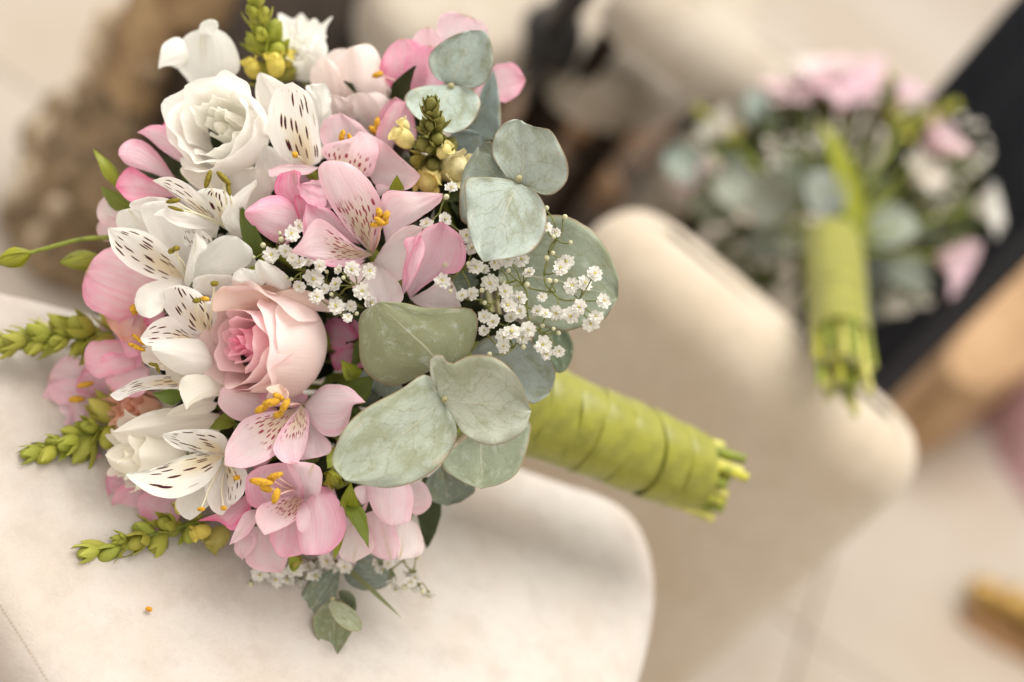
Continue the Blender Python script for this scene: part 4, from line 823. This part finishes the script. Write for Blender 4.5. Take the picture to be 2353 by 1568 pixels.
spike('snapdragon bud spike at left below the mauve pink flower', (275, 972, -46), (68, 1046, -26), 98, 12)
sp = spike('sharp snapdragon bud spike pointing to the lower left over the seat', (468, 1196, -36), (190, 1276, -6), 100, 12)
blooms(sp, [(463, 1222, -20, 24, (-.8, -.2, .5), YB), (412, 1168, -22, 16, (0, 1, .3), YB), (500, 1236, -30, 34, (-.6, -.6, .3), (.50, .44, .12))])
sp = spike('short brownish snapdragon bud spike with yellow blossoms at the upper right', (1000, 385, -34), (990, 232, 8), 104, 15, col_=(.27, .26, .07), sz=.74)
blooms(sp, [(928, 318, -16, 30, (-.6, .5, .4), (.84, .72, .30)), (928, 288, -22, 18, (-.4, .8, .2), (.84, .74, .36)), (1035, 382, -30, 52, (.5, -.2, .6), (.86, .76, .44)), (985, 410, -24, 42, (-.1, -.5, .8), (.84, .68, .26)), (1020, 348, -12, 22, (.4, .3, .5), (.84, .74, .34))])

# --- slim green buds and narrow leaves
def green_leaf(b, t, w, col_=(.15, .20, .025), label=None, **o):
    o.setdefault('pr', 'lance'); g = G(); bp = P(*b); petal(g, bp, P(*t), pxmm(w, t[2]), **o)
    return g.cam('leaf', bp, M_LEAF, bouquet, color=jit(col_, .1), label=label)
LY = (.30, .34, .03); LD = (.09, .13, .02)
for a_ in [((606, 600, -16), (551, 468, -4), 46, LD), ((912, 450, -14), (911, 402, -6), 36, (.24, .28, .02)), ((800, 1150, -20), (847, 1260, -4), 44, (.17, .22, .03)), ((790, 1190, -24), (768, 1288, -16), 28, LY),
           ((300, 480, -40), (232, 430, -34), 44, (.2, .25, .04)), ((272, 430, -40), (214, 343, -36), 34, LY), ((420, 912, -14), (350, 905, -4), 42, LD), ((540, 960, -24), (480, 985, -16), 40, (.2, .24, .03)),
           ((820, 870, -24), (783, 828, -12), 44, LY), ((795, 915, -26), (858, 862, -14), 70, LD), ((770, 1010, -24), (800, 970, -14), 44, LD), ((800, 1180, -22), (806, 1108, -8), 46, LY), ((770, 1030, -24), (752, 1078, -16), 40, LY),
           ((610, 1230, -26), (500, 1175, -14), 30, LD), ((680, 1310, -26), (660, 1268, -14), 30, LY), ((600, 600, -12), (640, 590, -2), 26, LY), ((570, 640, -10), (610, 606, -4), 30, LY), ((840, 860, -40), (820, 780, -24), 60, LD),
           ((760, 860, -40), (800, 960, -30), 80, LD), ((1060, 620, -30), (1000, 600, -20), 50, LD), ((700, 1060, -30), (740, 1000, -20), 50, LD), ((520, 640, -22), (560, 600, -14), 40, LD), ((860, 1000, -50), (790, 930, -34), 90, LD), ((560, 1010, -30), (530, 970, -20), 40, LD)]:
    green_leaf(*a_, n=(random.uniform(-.4, .4), random.uniform(-.3, .5), 1), cup=.3, bulge=.08, twist=random.uniform(-.5, .5))
def bud_stem(label, pts, lmm, wmm, colr):
    g = G(); p = catmull([P(*x) for x in pts], 12); tube(g, p, np.linspace(1.3, 1.0, 12), 7); a = unit(p[-1] - p[-2])
    stem_to(g, p[0], BIND, 1.3)
    o = g.cam('bud_stem', p[0], [M_STEM], bouquet, label=label)
    for k in range(3):
        pg = G(); s, t = perp(a); w_ = k * 2.09; dd = math.cos(w_) * s + math.sin(w_) * t
        petal(pg, p[-1] - a * 2 + dd * .4, p[-1] + a * lmm, wmm * 1.5, -dd, 'lance', bulge=-.22, cup=.5, ruf=.01, nu=9, nv=7); pg.cam('sepal', p[-1], M_LEAF, o, color=colr)
    pg = G(); blob(pg, p[-1] + a * lmm * .42, a, lmm * .48, wmm * .42); pg.cam('bud', p[-1], M_BUDY, o, color=colr)
bud_stem('long green stem with a closed bud at the left edge', [(262, 546, -40), (190, 550, -38), (110, 570, -36), (60, 584, -34)], 15, 8, (.38, .38, .03))
bud_stem('short green bud beneath the long stem at the left', [(262, 590, -48), (225, 594, -46)], 18, 7, (.34, .36, .05))
bud_stem('ribbed yellow-green bud beside the lowest grey leaf', [(775, 1120, -34), (768, 1106, -24)], 12, 8, (.40, .40, .04))
bud_stem('yellow-green drooping bud under the lowest pink bloom', [(690, 1255, -34), (682, 1280, -26)], 9, 5, (.42, .40, .08))

# --- eucalyptus
def euc(label, node, leaves, stempts=None, bind=None, parent=None, matc=None, root=True):
    """node px,d; leaves (b, t, width, colour, options)"""
    parent = parent or bouquet; bind = BIND if bind is None else bind; g = G(); nd = P(*node)
    pts = [P(*x) for x in (stempts or [])]
    if pts: tube(g, catmull([nd] + pts, 10), 1.4, 7)
    if root: stem_to(g, pts[-1] if pts else nd, bind, 1.6)
    blob(g, nd, (.2, .3, 1), 3.0, 1.7)
    br = g.cam('eucalyptus_branch', nd, [plain_twig], parent, label=label)
    for lf in leaves:
        if isinstance(lf[0], str):
            oo = dict(nu=30, nv=17, serr=.25, ruf=1.0); oo.update(lf[6] if len(lf) > 6 else {}); pg = G(); bp = opetal(pg, lf[0], lf[2], lf[3], lf[4], lf[5], **oo); ob = pg.cam('leaf', bp, M_EUC, br, color=jit(lf[1], .04))
            md = ob.modifiers.new('thickness', 'SOLIDIFY'); md.thickness = .00022; md.offset = -1; continue
        b, t, w, colr = lf[:4]; o = dict(pr='euc', notch=.10, cup=.12, bulge=.05, ruf=.02, serr=.004, nu=24, nv=15, wob=.03); o.update(lf[4] if len(lf) > 4 else {})
        fo = o.pop('lobe', None); pg = G(); bp = P(*b); petal(pg, bp, P(*t), pxmm(w, (b[2] + t[2]) / 2), **o)
        if fo: petal(pg, P(*fo[0]), P(*fo[1]), pxmm(fo[2], 0), n=fo[3], pr='round', cup=.2, ruf=.03, nu=14, nv=11)
        ob = pg.cam('leaf', bp, M_EUC, br, color=jit(colr, .06))
        md = ob.modifiers.new('thickness', 'SOLIDIFY'); md.thickness = .00022; md.offset = -1
    return br
plain_twig = plain('eucalyptus_twig', (.50, .46, .26), .6, .2, 0, 300, .4)
euc('eucalyptus with the four largest grey-green leaves at the right of the blooms', (1022, 918, 8), [
    ('E', (.31, .35, .25), -32, -12, [(1290, 990), (1120, 1110), (1052, 1215), (1180, 1312)], [(1290, 990), (1560, 980), (1642, 930), (1612, 1110), (1550, 1260), (1440, 1332), (1310, 1364)], dict(cup=3)),
    ('E', (.40, .46, .44), -40, -26, [(1240, 480), (1350, 375), (1560, 365), (1720, 465), (1798, 600)], [(1240, 480), (1400, 610), (1550, 730), (1640, 812), (1745, 760), (1782, 700)], dict(cup=3)),
    ('E', EUO, -10, 6, [(1003, 495), (930, 610), (750, 692), (600, 640), (530, 540), (518, 400), (528, 230)], [(1003, 495), (1110, 548), (1240, 470), (1292, 300), (1270, 205), (1180, 180), (950, 182), (800, 150), (650, 146)], dict(cup=-4, bulge=4)),
    ('E', (.44, .475, .38), 4, 16, [(1080, 790), (992, 660), (983, 510), (1060, 492), (1115, 550), (1250, 492), (1420, 515), (1560, 650)], [(1080, 790), (1150, 920), (1200, 1005), (1290, 1062), (1400, 1082), (1520, 1042), (1605, 970), (1642, 860)], dict(cup=4, bulge=4, ruf=1.6)),
    ('E', (.41, .45, .36), 2, 22, [(1060, 785), (960, 618), (780, 720), (560, 840), (430, 960), (360, 1100), (345, 1210)], [(1060, 785), (1142, 920), (1152, 1050), (1060, 1200), (900, 1312), (720, 1360), (560, 1342), (430, 1312)], dict(cup=2, bulge=4, ruf=1.3)),
    ('E', (.20, .24, .19), -46, -42, [(1050, 1210), (950, 1330), (990, 1440)], [(1050, 1210), (1272, 1350), (1200, 1440), (1090, 1477)]),
    ((850, 930, -40), (900, 850, -30), 120, (.25, .3, .25), {})],
    [(1040, 930, -20), (1080, 925, -50)])
euc('eucalyptus pair of rounded blue-grey leaves at the right, one above the other', (1192, 412, 2), [
    ('B', (.28, .33, .28), -22, -12, [(1390, 1290), (1200, 1500), (1010, 1570), (975, 1400), (1010, 1180)], [(1390, 1290), (1330, 1250), (1250, 1160), (1230, 1050), (1190, 990), (1110, 1028)], dict(cup=3)),
    ((1160, 490, -28), (1245, 470, -22), 130, EUB, {}),
    ('B', (.40, .455, .41), -4, 4, [(1395, 1265), (1320, 1250), (1218, 1110), (1208, 990), (1270, 880), (1350, 838)], [(1395, 1265), (1500, 1342), (1620, 1367), (1722, 1280), (1737, 1160), (1682, 1020), (1612, 912), (1500, 890), (1410, 846)], dict(cup=4, ruf=1.4)),
    ('G', (.42, .485, .45), 0, 12, [(850, 165), (720, 130), (560, 123), (472, 138), (463, 250), (488, 500), (540, 640)], [(850, 165), (962, 230), (1032, 330), (1043, 450), (1002, 580), (902, 672), (760, 702), (595, 727)], dict(cup=3, ruf=1.3))],
    [(1190, 440, -14), (1185, 560, -44)])
euc('large olive-grey eucalyptus leaf behind the white sprig at the right edge', (1150, 645, -26), [
    ('G', (.29, .34, .25), -28, -12, [(690, 800), (800, 600), (950, 450), (1060, 393), (1200, 408), (1380, 510), (1502, 680), (1558, 850)], [(690, 800), (760, 1000), (900, 1150), (1060, 1202), (1190, 1222), (1300, 1192), (1440, 1152), (1512, 1062), (1557, 990)], dict(cup=4, serr=.8)),
    ((1255, 740, -40), (1290, 856, -38), 90, (.16, .21, .13), {}),
    ((1090, 640, -36), (1010, 660, -30), 90, (.2, .26, .2), {})],
    [(1140, 690, -46)])
euc('eucalyptus with pale blue leaves at the top right of the bouquet', (1036, 200, -36), [
    ('B', (.33, .43, .43), -62, -52, [(1000, 980), (1110, 800), (1130, 640)], [(1000, 980), (1240, 975), (1265, 820), (1252, 640), (1220, 480)], dict(ts=4)),
    ((1060, 370, -58), (1105, 310, -52), 110, (.36, .46, .46), {}),
    ('B', (.40, .475, .435), -42, -32, [(920, 588), (830, 562), (768, 480), (768, 380), (860, 290), (980, 230)], [(920, 588), (1080, 617), (1172, 560), (1217, 440), (1202, 310), (1160, 222), (1080, 213)], dict(cup=3)),
    ('B', (.42, .49, .455), -42, -26, [(905, 595), (760, 600), (640, 628), (588, 700), (640, 790)], [(905, 595), (1050, 622), (1122, 700), (1102, 800), (1030, 892), (920, 932), (760, 882)], dict(cup=3))],
    [(1050, 260, -54), (1070, 420, -66)])
euc('small eucalyptus tips hanging over the seat at the bottom', (765, 1378, -40), [
    ((775, 1310, -46), (682, 1464, -38), 84, (.17, .22, .17), dict(n=(-.4, .1, 1), pr='lance', notch=0)),
    ((790, 1385, -44), (815, 1372, -40), 60, (.14, .18, .09), dict(n=(.3, .2, 1))),
    ((772, 1376, -40), (764, 1518, -31), 104, (.21, .24, .13), dict(n=(0, .1, 1), pr='lance', notch=0, cup=.35)),
    ((758, 1386, -32), (830, 1448, -24), 48, (.38, .42, .28), dict(n=(-.2, .5, 1), pr='round', notch=0, cup=.4)),
    ((800, 1310, -50), (905, 1325, -46), 84, (.22, .28, .24), dict(n=(0, .2, 1)))],
    [(760, 1320, -50), (800, 1220, -64)])
g = G(); petal(g, P(792, 1300, -46), P(922, 1420, -34), 2.6, (.3, .3, 1), 'blade', bulge=.02, cup=.3, nu=9, nv=5); g.cam('leaf', P(792, 1300, -46), M_LEAF, bouquet, color=(.22, .24, .12), label='thin grass-like blade at the bottom')

# --- baby's breath
def floret_mesh(rr):
    g = G()
    for ring, (n, r, up, w) in enumerate([(6, 1.0, .08, .98), (5, .80, .30, .90), (5, .52, .5, .72)]):
        for i in range(n):
            a_ = 6.283 * (i + rr.uniform(-.15, .15)) / n + ring * .5; d = np.array([math.cos(a_), math.sin(a_), 0]); L = r * rr.uniform(.72, 1.12); up_ = up * rr.uniform(.5, 1.8)
            v = []; s = np.array([-d[1], d[0], 0]); uvx = []
            for k, (u, hw) in enumerate([(0.12, .16), (.6, .5), (.9, .52), (1.0, .34)]):
                for x in (-1, 0, 1):
                    un = u - (.16 if (x == 0 and k == 3) else 0); v.append(d * L * un + s * x * hw * w * L * .9 + np.array([0, 0, up_ * un + .12 * (x != 0) + .10 * math.sin(3 * u + a_)])); uvx.append((u, x))
            f = [(k * 3 + j, k * 3 + j + 1, k * 3 + j + 4, k * 3 + j + 3) for k in range(3) for j in range(2)]; g.add(v, f, 0, uvx)
    blob(g, np.array([0, 0, .30]), (0, 0, 1), .16, .15, 1, 4, 6); blob(g, np.array([0, 0, -.2]), (0, 0, 1), .32, .26, 2, 4, 6)
    return mesh('floret', np.vstack(g.v), g.f, [M_GW, M_GY, M_GSTEM], np.vstack(g.uv), g.mi)
rr = random.Random(5); FLO = [floret_mesh(rr) for _ in range(9)]
g = G(); blob(g, np.array([0, 0, .1]), (0, 0, 1), 1, .9, 0, 7, 9); blob(g, np.array([0, 0, -.65]), (0, 0, 1), .75, .72, 1, 5, 8); GBUD = mesh('bud', np.vstack(g.v), g.f, [M_GB, M_GSTEM], np.vstack(g.uv), g.mi)
def sprig(label, root, items, hubs, parent=None, bind=None, face=(0, 0.15, 1), size=18, link_root=True):
    """items (px,py,d,isbud,scale); hubs: branch points (px,py,d)"""
    parent = parent or bouquet; bind = BIND if bind is None else bind; g = G(); rt = P(*root); hb = [P(*h) for h in hubs]
    if link_root: stem_to(g, rt, bind, .9)
    done = [rt]
    for h in hb:
        j = min(range(len(done)), key=lambda k: np.linalg.norm(done[k] - h)); m = (done[j] + h) / 2 + rng.uniform(-2, 2, 3)
        tube(g, catmull([done[j], m, h], 6), [.55, .5, .45, .42, .4, .38], 5); done.append(h)
    ends = []
    for (px, py, d, isb, sc) in items:
        p = P(px, py, d); j = min(range(len(done)), key=lambda k: np.linalg.norm(done[k] - p)); dr = unit(p - done[j]); fc = unit(np.asarray(face) + rng.uniform(-.55, .55, 3) + dr * (.9 if isb else .35)); r = pxmm(size, d) * sc
        base = p - fc * r * (.75 if isb else .4); m = (done[j] + base) / 2 + rng.uniform(-1.6, 1.6, 3) - fc * 1.2
        tube(g, catmull([done[j], m, base], 6), [.40, .38, .36, .34, .32, .32], 5); ends.append((p, fc, r, isb))
    sg = g.cam('babys_breath_sprig', rt, [M_GSTEM], parent, label=label)
    for i, (p, fc, r, isb) in enumerate(ends): place('bud' if isb else 'floret', GBUD if isb else FLO[i % 9], p, fc, (r * (.42 if isb else 1)) / 1000, sg)
def conv(L, x0, y0, k, d0, dj, size=1.0):
    return [(x0 + q_[0] * k, y0 + q_[1] * k, d0 + rng.uniform(-dj, dj), len(q_) > 2 and q_[2] == 'b', size * (q_[3] if len(q_) > 3 else rng.uniform(.72, 1.12))) for q_ in L]
A = [(365, 200), (330, 265, 'b'), (195, 455), (320, 425), (475, 540), (515, 635), (325, 750, 'b'), (300, 865), (360, 935, 'b'), (490, 740, 'b'), (540, 760), (595, 785), (650, 880, '', 1.2), (440, 965), (515, 955), (585, 930, 'b'), (605, 1020, 'b'),
     (740, 875, 'b'), (755, 940), (600, 1120), (665, 1155), (600, 1220), (775, 1035, '', 1.15), (790, 1130), (860, 1080), (850, 990), (800, 1230, '', 1.2), (740, 1260), (735, 1330), (910, 1210), (870, 1265), (880, 1335, 'b'), (640, 1385, 'b'), (775, 790, 'b'),
     (870, 715), (920, 805), (680, 735), (770, 710), (905, 890, 'b'), (1045, 700, 'b'), (1090, 665, 'b'), (1175, 410, 'b'), (1215, 590, 'b'), (1045, 345, 'b'), (1110, 520), (1095, 550, 'b'), (1045, 485), (1180, 720), (1145, 775), (1065, 865, 'b'), (1110, 865, 'b'),
     (1225, 900, '', 1.15), (1315, 885), (1385, 815, '', 1.1), (1450, 1005, '', 1.05), (1280, 1050), (1215, 1115), (1120, 1090), (1040, 1100, '', .8), (980, 1080), (1015, 980), (1015, 1185, 'b'), (1095, 1205, 'b'), (1130, 1235, 'b'), (1360, 1165, '', 1.1), (1400, 1115),
     (1020, 1320, '', 1.15), (1045, 1380), (1135, 1365)]
hubsA = [(1130, 700, -14), (1170, 650, -12), (1200, 655, -8), (1270, 672, -6), (1250, 630, -8), (1210, 705, -6), (1240, 760, -6), (1140, 740, -8), (1120, 770, -10), (1080, 690, -12), (1060, 620, -12), (1040, 640, -12), (1330, 690, -4), (1280, 550, -8), (1260, 580, -8), (1180, 800, -8), (1010, 490, -8), (1020, 460, -8)]
sprig("airy spray of tiny white baby's breath over the right-hand leaves", (1100, 720, -30), conv(A, 919, 367.6, .3222, 0, 6), hubsA)
B_ = [(385, 620, '', 1.3), (440, 560), (300, 615, 'b'), (310, 660, 'b'), (175, 705, 'b'), (240, 780, '', 1.2), (340, 750, '', 1.1), (105, 795, 'b'), (450, 840, '', 1.2), (555, 960, '', 1.5), (725, 1000, '', 1.1), (640, 1030), (655, 905, 'b'), (745, 890), (840, 890, '', 1.2), (975, 900, '', 1.25),
      (920, 1050, '', 1.3), (985, 1135, '', 1.1), (725, 1170, '', 1.4), (580, 1090, '', 1.1), (690, 1075, 'b'), (840, 1165), (880, 1220, 'b'), (815, 1250), (450, 1010), (390, 960, 'b'), (350, 945, 'b'), (780, 950, 'b'), (520, 830), (600, 860), (400, 800)]
sprig("cluster of tiny white baby's breath between the rose and central pink bloom", (800, 690, -34), conv(B_, 551.4, 349.2, .3047, 0, 5, .88), [(780, 680, -16), (750, 650, -12), (700, 625, -10), (660, 600, -10), (770, 715, -8), (820, 660, -8), (640, 570, -10)])
C_ = [(950, 750), (1060, 770), (1120, 780), (880, 780), (920, 840), (540, 830), (450, 850), (650, 860), (740, 860), (820, 880), (700, 970), (400, 800), (480, 900, 'b'), (600, 900, 'b'), (860, 830), (1000, 740), (560, 780), (350, 860, 'b'), (680, 800), (780, 800), (500, 940, 'b'), (340, 790), (300, 750)]
sprig("flattened fringe of baby's breath under the lowest pink blooms", (680, 1240, -64), conv(C_, 413.6, 1038.5, .3376, -40, 8, 1.15), [(640, 1280, -52), (720, 1290, -50), (760, 1285, -48), (580, 1290, -50), (540, 1310, -48)], face=(0, -.6, .7))
D_ = [(1380, 790), (1570, 880), (1690, 970), (1440, 890), (1600, 850), (1530, 920, 'b'), (1420, 760), (1620, 720, 'b'), (1650, 950, 'b'), (1340, 760), (1470, 930), (1560, 830), (1590, 920)]
sprig("small blurred baby's breath tip at the lower right of the blooms", (900, 1240, -58), conv(D_, 413.6, 1038.5, .3376, -42, 6), [(930, 1290, -46), (950, 1320, -44), (900, 1310, -44), (965, 1345, -43)], face=(.2, -.5, .8))

# --- dark foliage filling the heart of the bouquet
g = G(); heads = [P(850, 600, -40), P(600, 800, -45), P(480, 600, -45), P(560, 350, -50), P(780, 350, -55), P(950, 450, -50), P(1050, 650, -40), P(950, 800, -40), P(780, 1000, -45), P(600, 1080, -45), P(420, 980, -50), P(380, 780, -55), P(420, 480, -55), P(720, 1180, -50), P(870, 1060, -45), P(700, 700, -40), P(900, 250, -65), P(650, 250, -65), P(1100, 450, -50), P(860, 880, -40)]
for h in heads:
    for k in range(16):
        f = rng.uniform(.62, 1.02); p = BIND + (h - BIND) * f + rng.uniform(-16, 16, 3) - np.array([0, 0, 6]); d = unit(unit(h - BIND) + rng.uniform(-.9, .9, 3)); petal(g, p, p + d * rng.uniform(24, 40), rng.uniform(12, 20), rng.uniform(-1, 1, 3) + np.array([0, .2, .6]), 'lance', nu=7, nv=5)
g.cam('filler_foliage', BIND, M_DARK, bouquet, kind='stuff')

# --- wrapped handle
def handle(parent, p0, p1, r0, r1, nb, tilt, stems, slen, seedv, rnd=1.0):
    a = unit(p1 - p0); s, t = perp(a); L = np.linalg.norm(p1 - p0); rr = random.Random(seedv); org = p0
    g = G(); tube(g, [p0, (p0 + p1) / 2, p1], [r0 * .94, (r0 + r1) * .47, r1 * .93], 24, 0); hd = g.cam('handle', p0, M_RIB, parent)
    for k in range(nb):
        f0 = k / nb; f1 = min(1.0, (k + 1.16) / nb); v = []; f = []; n = 40; rows = 7; tk = tilt + rr.uniform(-.22, .16); kb = rr.uniform(.02, .065)
        for i in range(rows):
            q_ = i / (rows - 1); ff = f0 + (f1 - f0) * q_; rad = (r0 + (r1 - r0) * ff) * (1.0 + kb * (1 - q_)) + .3 * math.sin(math.pi * q_) - (.5 if i in (0,) else 0)
            for j in range(n):
                w_ = 2 * math.pi * j / n; wob = 1 + .018 * math.sin(2 * w_ + k * 1.7) + .010 * math.sin(5 * w_ + k * 2.3 + 5 * q_) + .008 * math.sin(7 * w_ + k + 3 * q_)
                v.append(p0 + a * (ff * L + tk * rad * math.sin(w_ + .6)) + rad * wob * (math.cos(w_) * s + math.sin(w_) * t))
        for i in range(rows - 1):
            for j in range(n): f.append((i * n + j, i * n + (j + 1) % n, (i + 1) * n + (j + 1) % n, (i + 1) * n + j))
        g = G(); g.add(v, f); g.cam('ribbon_wrap', p0 + a * L * f0, M_RIB, hd)
    for k in range(stems):
        w_ = k * GA; rad = r1 * .90 * ((k + .5) / stems) ** .42; off = rad * (math.cos(w_) * s + math.sin(w_) * t); b = p1 - a * 12 + off; ln = slen * rr.uniform(.55, 1.12)
        e = p1 + a * ln + off * rr.uniform(.98, 1.14); g = G(); r = rr.uniform(2.1, 3.5); tube(g, [b, (b + e) / 2, e], [r, r, r * .95], 9, 0, True, 1); g.cam('stem', b, [(M_CUT, M_STEM, M_CUT2)[k % 3], M_CUTEND], parent)
handle(bouquet, P(1150, 908, -88), P(1588, 1082, -128), 24.5, 22.5, 7, .16, 30, 20, 3)

# fallen anther on the seat
sp_ = WH(342, 1400, ZC + .0045); g = G(); blob(g, np.array(sp_) + np.array([0, 0, .0]), (1, .3, .1), .0017, .0012, 0, 6, 8, .2)
g.world('fallen_anther', sp_, plain('pollen_orange', (.62, .26, .02), .6, .2), label='tiny orange anther fallen on the cream seat below the bouquet', cat='anther')

# ================================================================== the second bouquet
B2 = P(1910, 570, -440)
b2loc = W(B2); b2loc[2] = HA
bq2 = empty('posy_bouquet', b2loc, 'smaller blurred bouquet with green ribbon handle leaning on the armchair', 'bouquet')
DD = -500
def P2(px, py, d=0): return (px, py, DD + d)
def gen(name, label, c, size, cols, mat, n=6, axis=None):
    tp = P(*c); ax = unit(axis if axis is not None else (tp - B2)); s, t = perp(ax); g = G(); blob(g, tp, ax, 6, 3, 0, 5, 6); stem_to(g, tp, B2, 1.6); fl = g.cam(name, tp, [M_STEM], bq2, label=label)
    for k in range(n):
        w_ = 6.283 * k / n + rng.uniform(-.2, .2); rad = math.cos(w_) * s + math.sin(w_) * t; o = rng.uniform(.55, .95); L = size * rng.uniform(.85, 1.1); tip = tp + L * (math.cos(o) * ax + math.sin(o) * rad)
        pg = G(); petal(pg, tp, tip, L * .75, ax * math.sin(o) - rad * math.cos(o), 'outer', bulge=.12, tc=-.1, nu=9, nv=7); pg.cam('petal', tp, mat, fl, color=jit(tuple(.80 * k + .12 for k in cols), .06))
fw_ = np.array([0, .5, .5])
for i, (x, y, d, sz, c_, m_, nm, lb) in enumerate([
    (1850, 265, -40, 40, PKL, M_PINK, 'pink_alstroemeria', 'pink bloom at the upper left of the smaller bouquet'), (1935, 262, -20, 34, PKL, M_PINK, 'pink_alstroemeria', 'pink bloom at the top middle of the smaller bouquet'),
    (2015, 270, -40, 40, PKL, M_PINK, 'pink_alstroemeria', 'pink bloom at the top right of the smaller bouquet'), (1845, 205, -60, 26, WH_, M_WHITE, 'white_alstroemeria', 'white bloom at the top of the smaller bouquet'),
    (2120, 350, -10, 34, PKL, M_PINK, 'pink_alstroemeria', 'pink bloom at the right of the smaller bouquet, beside the yellow spike'), (2150, 590, 10, 32, PKL, M_PINK, 'pink_alstroemeria', 'pink bloom at the lower right of the smaller bouquet'),
    (2230, 480, -10, 30, WH_, M_WHITE, 'white_alstroemeria', 'white bloom at the far right of the smaller bouquet'), (1675, 320, -20, 28, CRM, M_WHITE, 'white_alstroemeria', 'cream bloom at the left of the smaller bouquet'),
    (1620, 420, -20, 22, PKL, M_PINK, 'pink_alstroemeria', 'small pink bloom at the far left of the smaller bouquet'), (1960, 215, -70, 34, PKL, M_PINK, 'pink_alstroemeria', 'pale pink bloom behind the top of the smaller bouquet'), (1895, 225, -50, 36, PKP, M_PINK, 'pink_alstroemeria', 'very pale bloom at the crown of the smaller bouquet'), (2090, 420, 0, 26, CRM, M_WHITE, 'white_alstroemeria', 'cream bloom low on the right of the smaller bouquet')]):
    gen(nm, lb, P2(x, y, d), sz * 1.12, c_, m_, 7, unit(P(x, y, DD) - P(1930, 520, DD - 10) + np.array([0, 0, 45])))
nl = P(1905, 560, DD + 10)
g = G(); blob(g, B2, (0, 1, 0), 8, 8); br = g.cam('eucalyptus_branch', B2, [plain_twig], bq2, label='grey-green eucalyptus leaves collaring the smaller bouquet')
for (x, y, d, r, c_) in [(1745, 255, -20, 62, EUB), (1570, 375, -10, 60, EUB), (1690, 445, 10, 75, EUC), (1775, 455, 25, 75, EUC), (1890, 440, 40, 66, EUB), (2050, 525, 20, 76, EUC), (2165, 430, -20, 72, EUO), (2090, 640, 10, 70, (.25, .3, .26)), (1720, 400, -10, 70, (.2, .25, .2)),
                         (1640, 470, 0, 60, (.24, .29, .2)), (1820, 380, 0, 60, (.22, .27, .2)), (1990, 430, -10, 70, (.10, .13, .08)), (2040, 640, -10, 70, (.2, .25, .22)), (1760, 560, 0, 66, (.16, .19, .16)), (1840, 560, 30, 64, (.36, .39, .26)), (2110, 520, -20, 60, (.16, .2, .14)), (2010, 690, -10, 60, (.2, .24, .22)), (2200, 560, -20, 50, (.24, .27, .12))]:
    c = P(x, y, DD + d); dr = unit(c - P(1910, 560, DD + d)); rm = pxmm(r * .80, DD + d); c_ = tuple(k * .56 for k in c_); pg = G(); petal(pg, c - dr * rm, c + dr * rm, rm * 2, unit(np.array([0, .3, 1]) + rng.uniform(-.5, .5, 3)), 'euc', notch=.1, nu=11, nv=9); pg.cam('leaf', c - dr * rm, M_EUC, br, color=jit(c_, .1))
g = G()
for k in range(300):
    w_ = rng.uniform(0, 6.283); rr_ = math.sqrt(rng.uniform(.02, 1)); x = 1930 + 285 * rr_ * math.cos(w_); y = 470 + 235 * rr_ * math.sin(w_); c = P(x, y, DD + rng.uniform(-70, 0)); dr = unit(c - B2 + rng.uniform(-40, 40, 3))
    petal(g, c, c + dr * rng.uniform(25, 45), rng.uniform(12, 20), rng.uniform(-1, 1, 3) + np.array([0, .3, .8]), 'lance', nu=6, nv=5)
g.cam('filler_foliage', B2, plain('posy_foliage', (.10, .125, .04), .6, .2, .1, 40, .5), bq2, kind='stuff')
for lb, b, t, w in [('green bud spike at the top right of the smaller bouquet', P2(2060, 300, -10), P2(2042, 170, -20), 46), ('yellow-green bud spike reaching right over the black garment', P2(2070, 310, 0), P2(2200, 235, -10), 50), ('faint bud spike at the top of the smaller bouquet', P2(1960, 260, -60), P2(1965, 140, -80), 40), ('yellow bud spike at the left of the smaller bouquet', P2(1690, 330, -20), P2(1600, 245, -30), 46)]:
    w2 = w * (FOC - DD) / FOC; sp = spike(lb, b, t, w2, 9, bq2, B2)
g = G(); petal(g, P(1975, 560, DD + 30), P(1880, 275, DD + 40), 21, (.1, .1, 1), 'blade', bulge=.06, cup=.2, sk=.05, nu=15, nv=7); g.cam('leaf', P(1975, 560, DD + 30), M_LEAF, bq2, color=(.36, .38, .03), label='long yellow-green leaf strap in front of the smaller bouquet')
sprig("white baby's breath drooping at the right of the smaller bouquet", P2(2100, 480, -10), [(2210 + 60 * math.sin(k * .33), 260 + k * 17 + rng.uniform(-14, 14), DD - 5 + rng.uniform(-8, 8), False, .65) for k in range(14)] + [(2080 + rng.uniform(-40, 50), 690 + rng.uniform(-40, 40), DD + rng.uniform(-10, 10), False, 1.0) for k in range(14)] +
      [(1830 + rng.uniform(-90, 60), 350 + rng.uniform(-60, 60), DD + 10 + rng.uniform(-10, 10), False, .6) for k in range(12)], [P2(2200, 330, -10), P2(2250, 420, -10), P2(2080, 660, 0), P2(1840, 360, 20), P2(1930, 450, 0)], bq2, B2, size=15)
handle(bq2, P(1912, 560, -425), P(1932, 782, -306), 21, 20, 5, .1, 24, 62, 8)
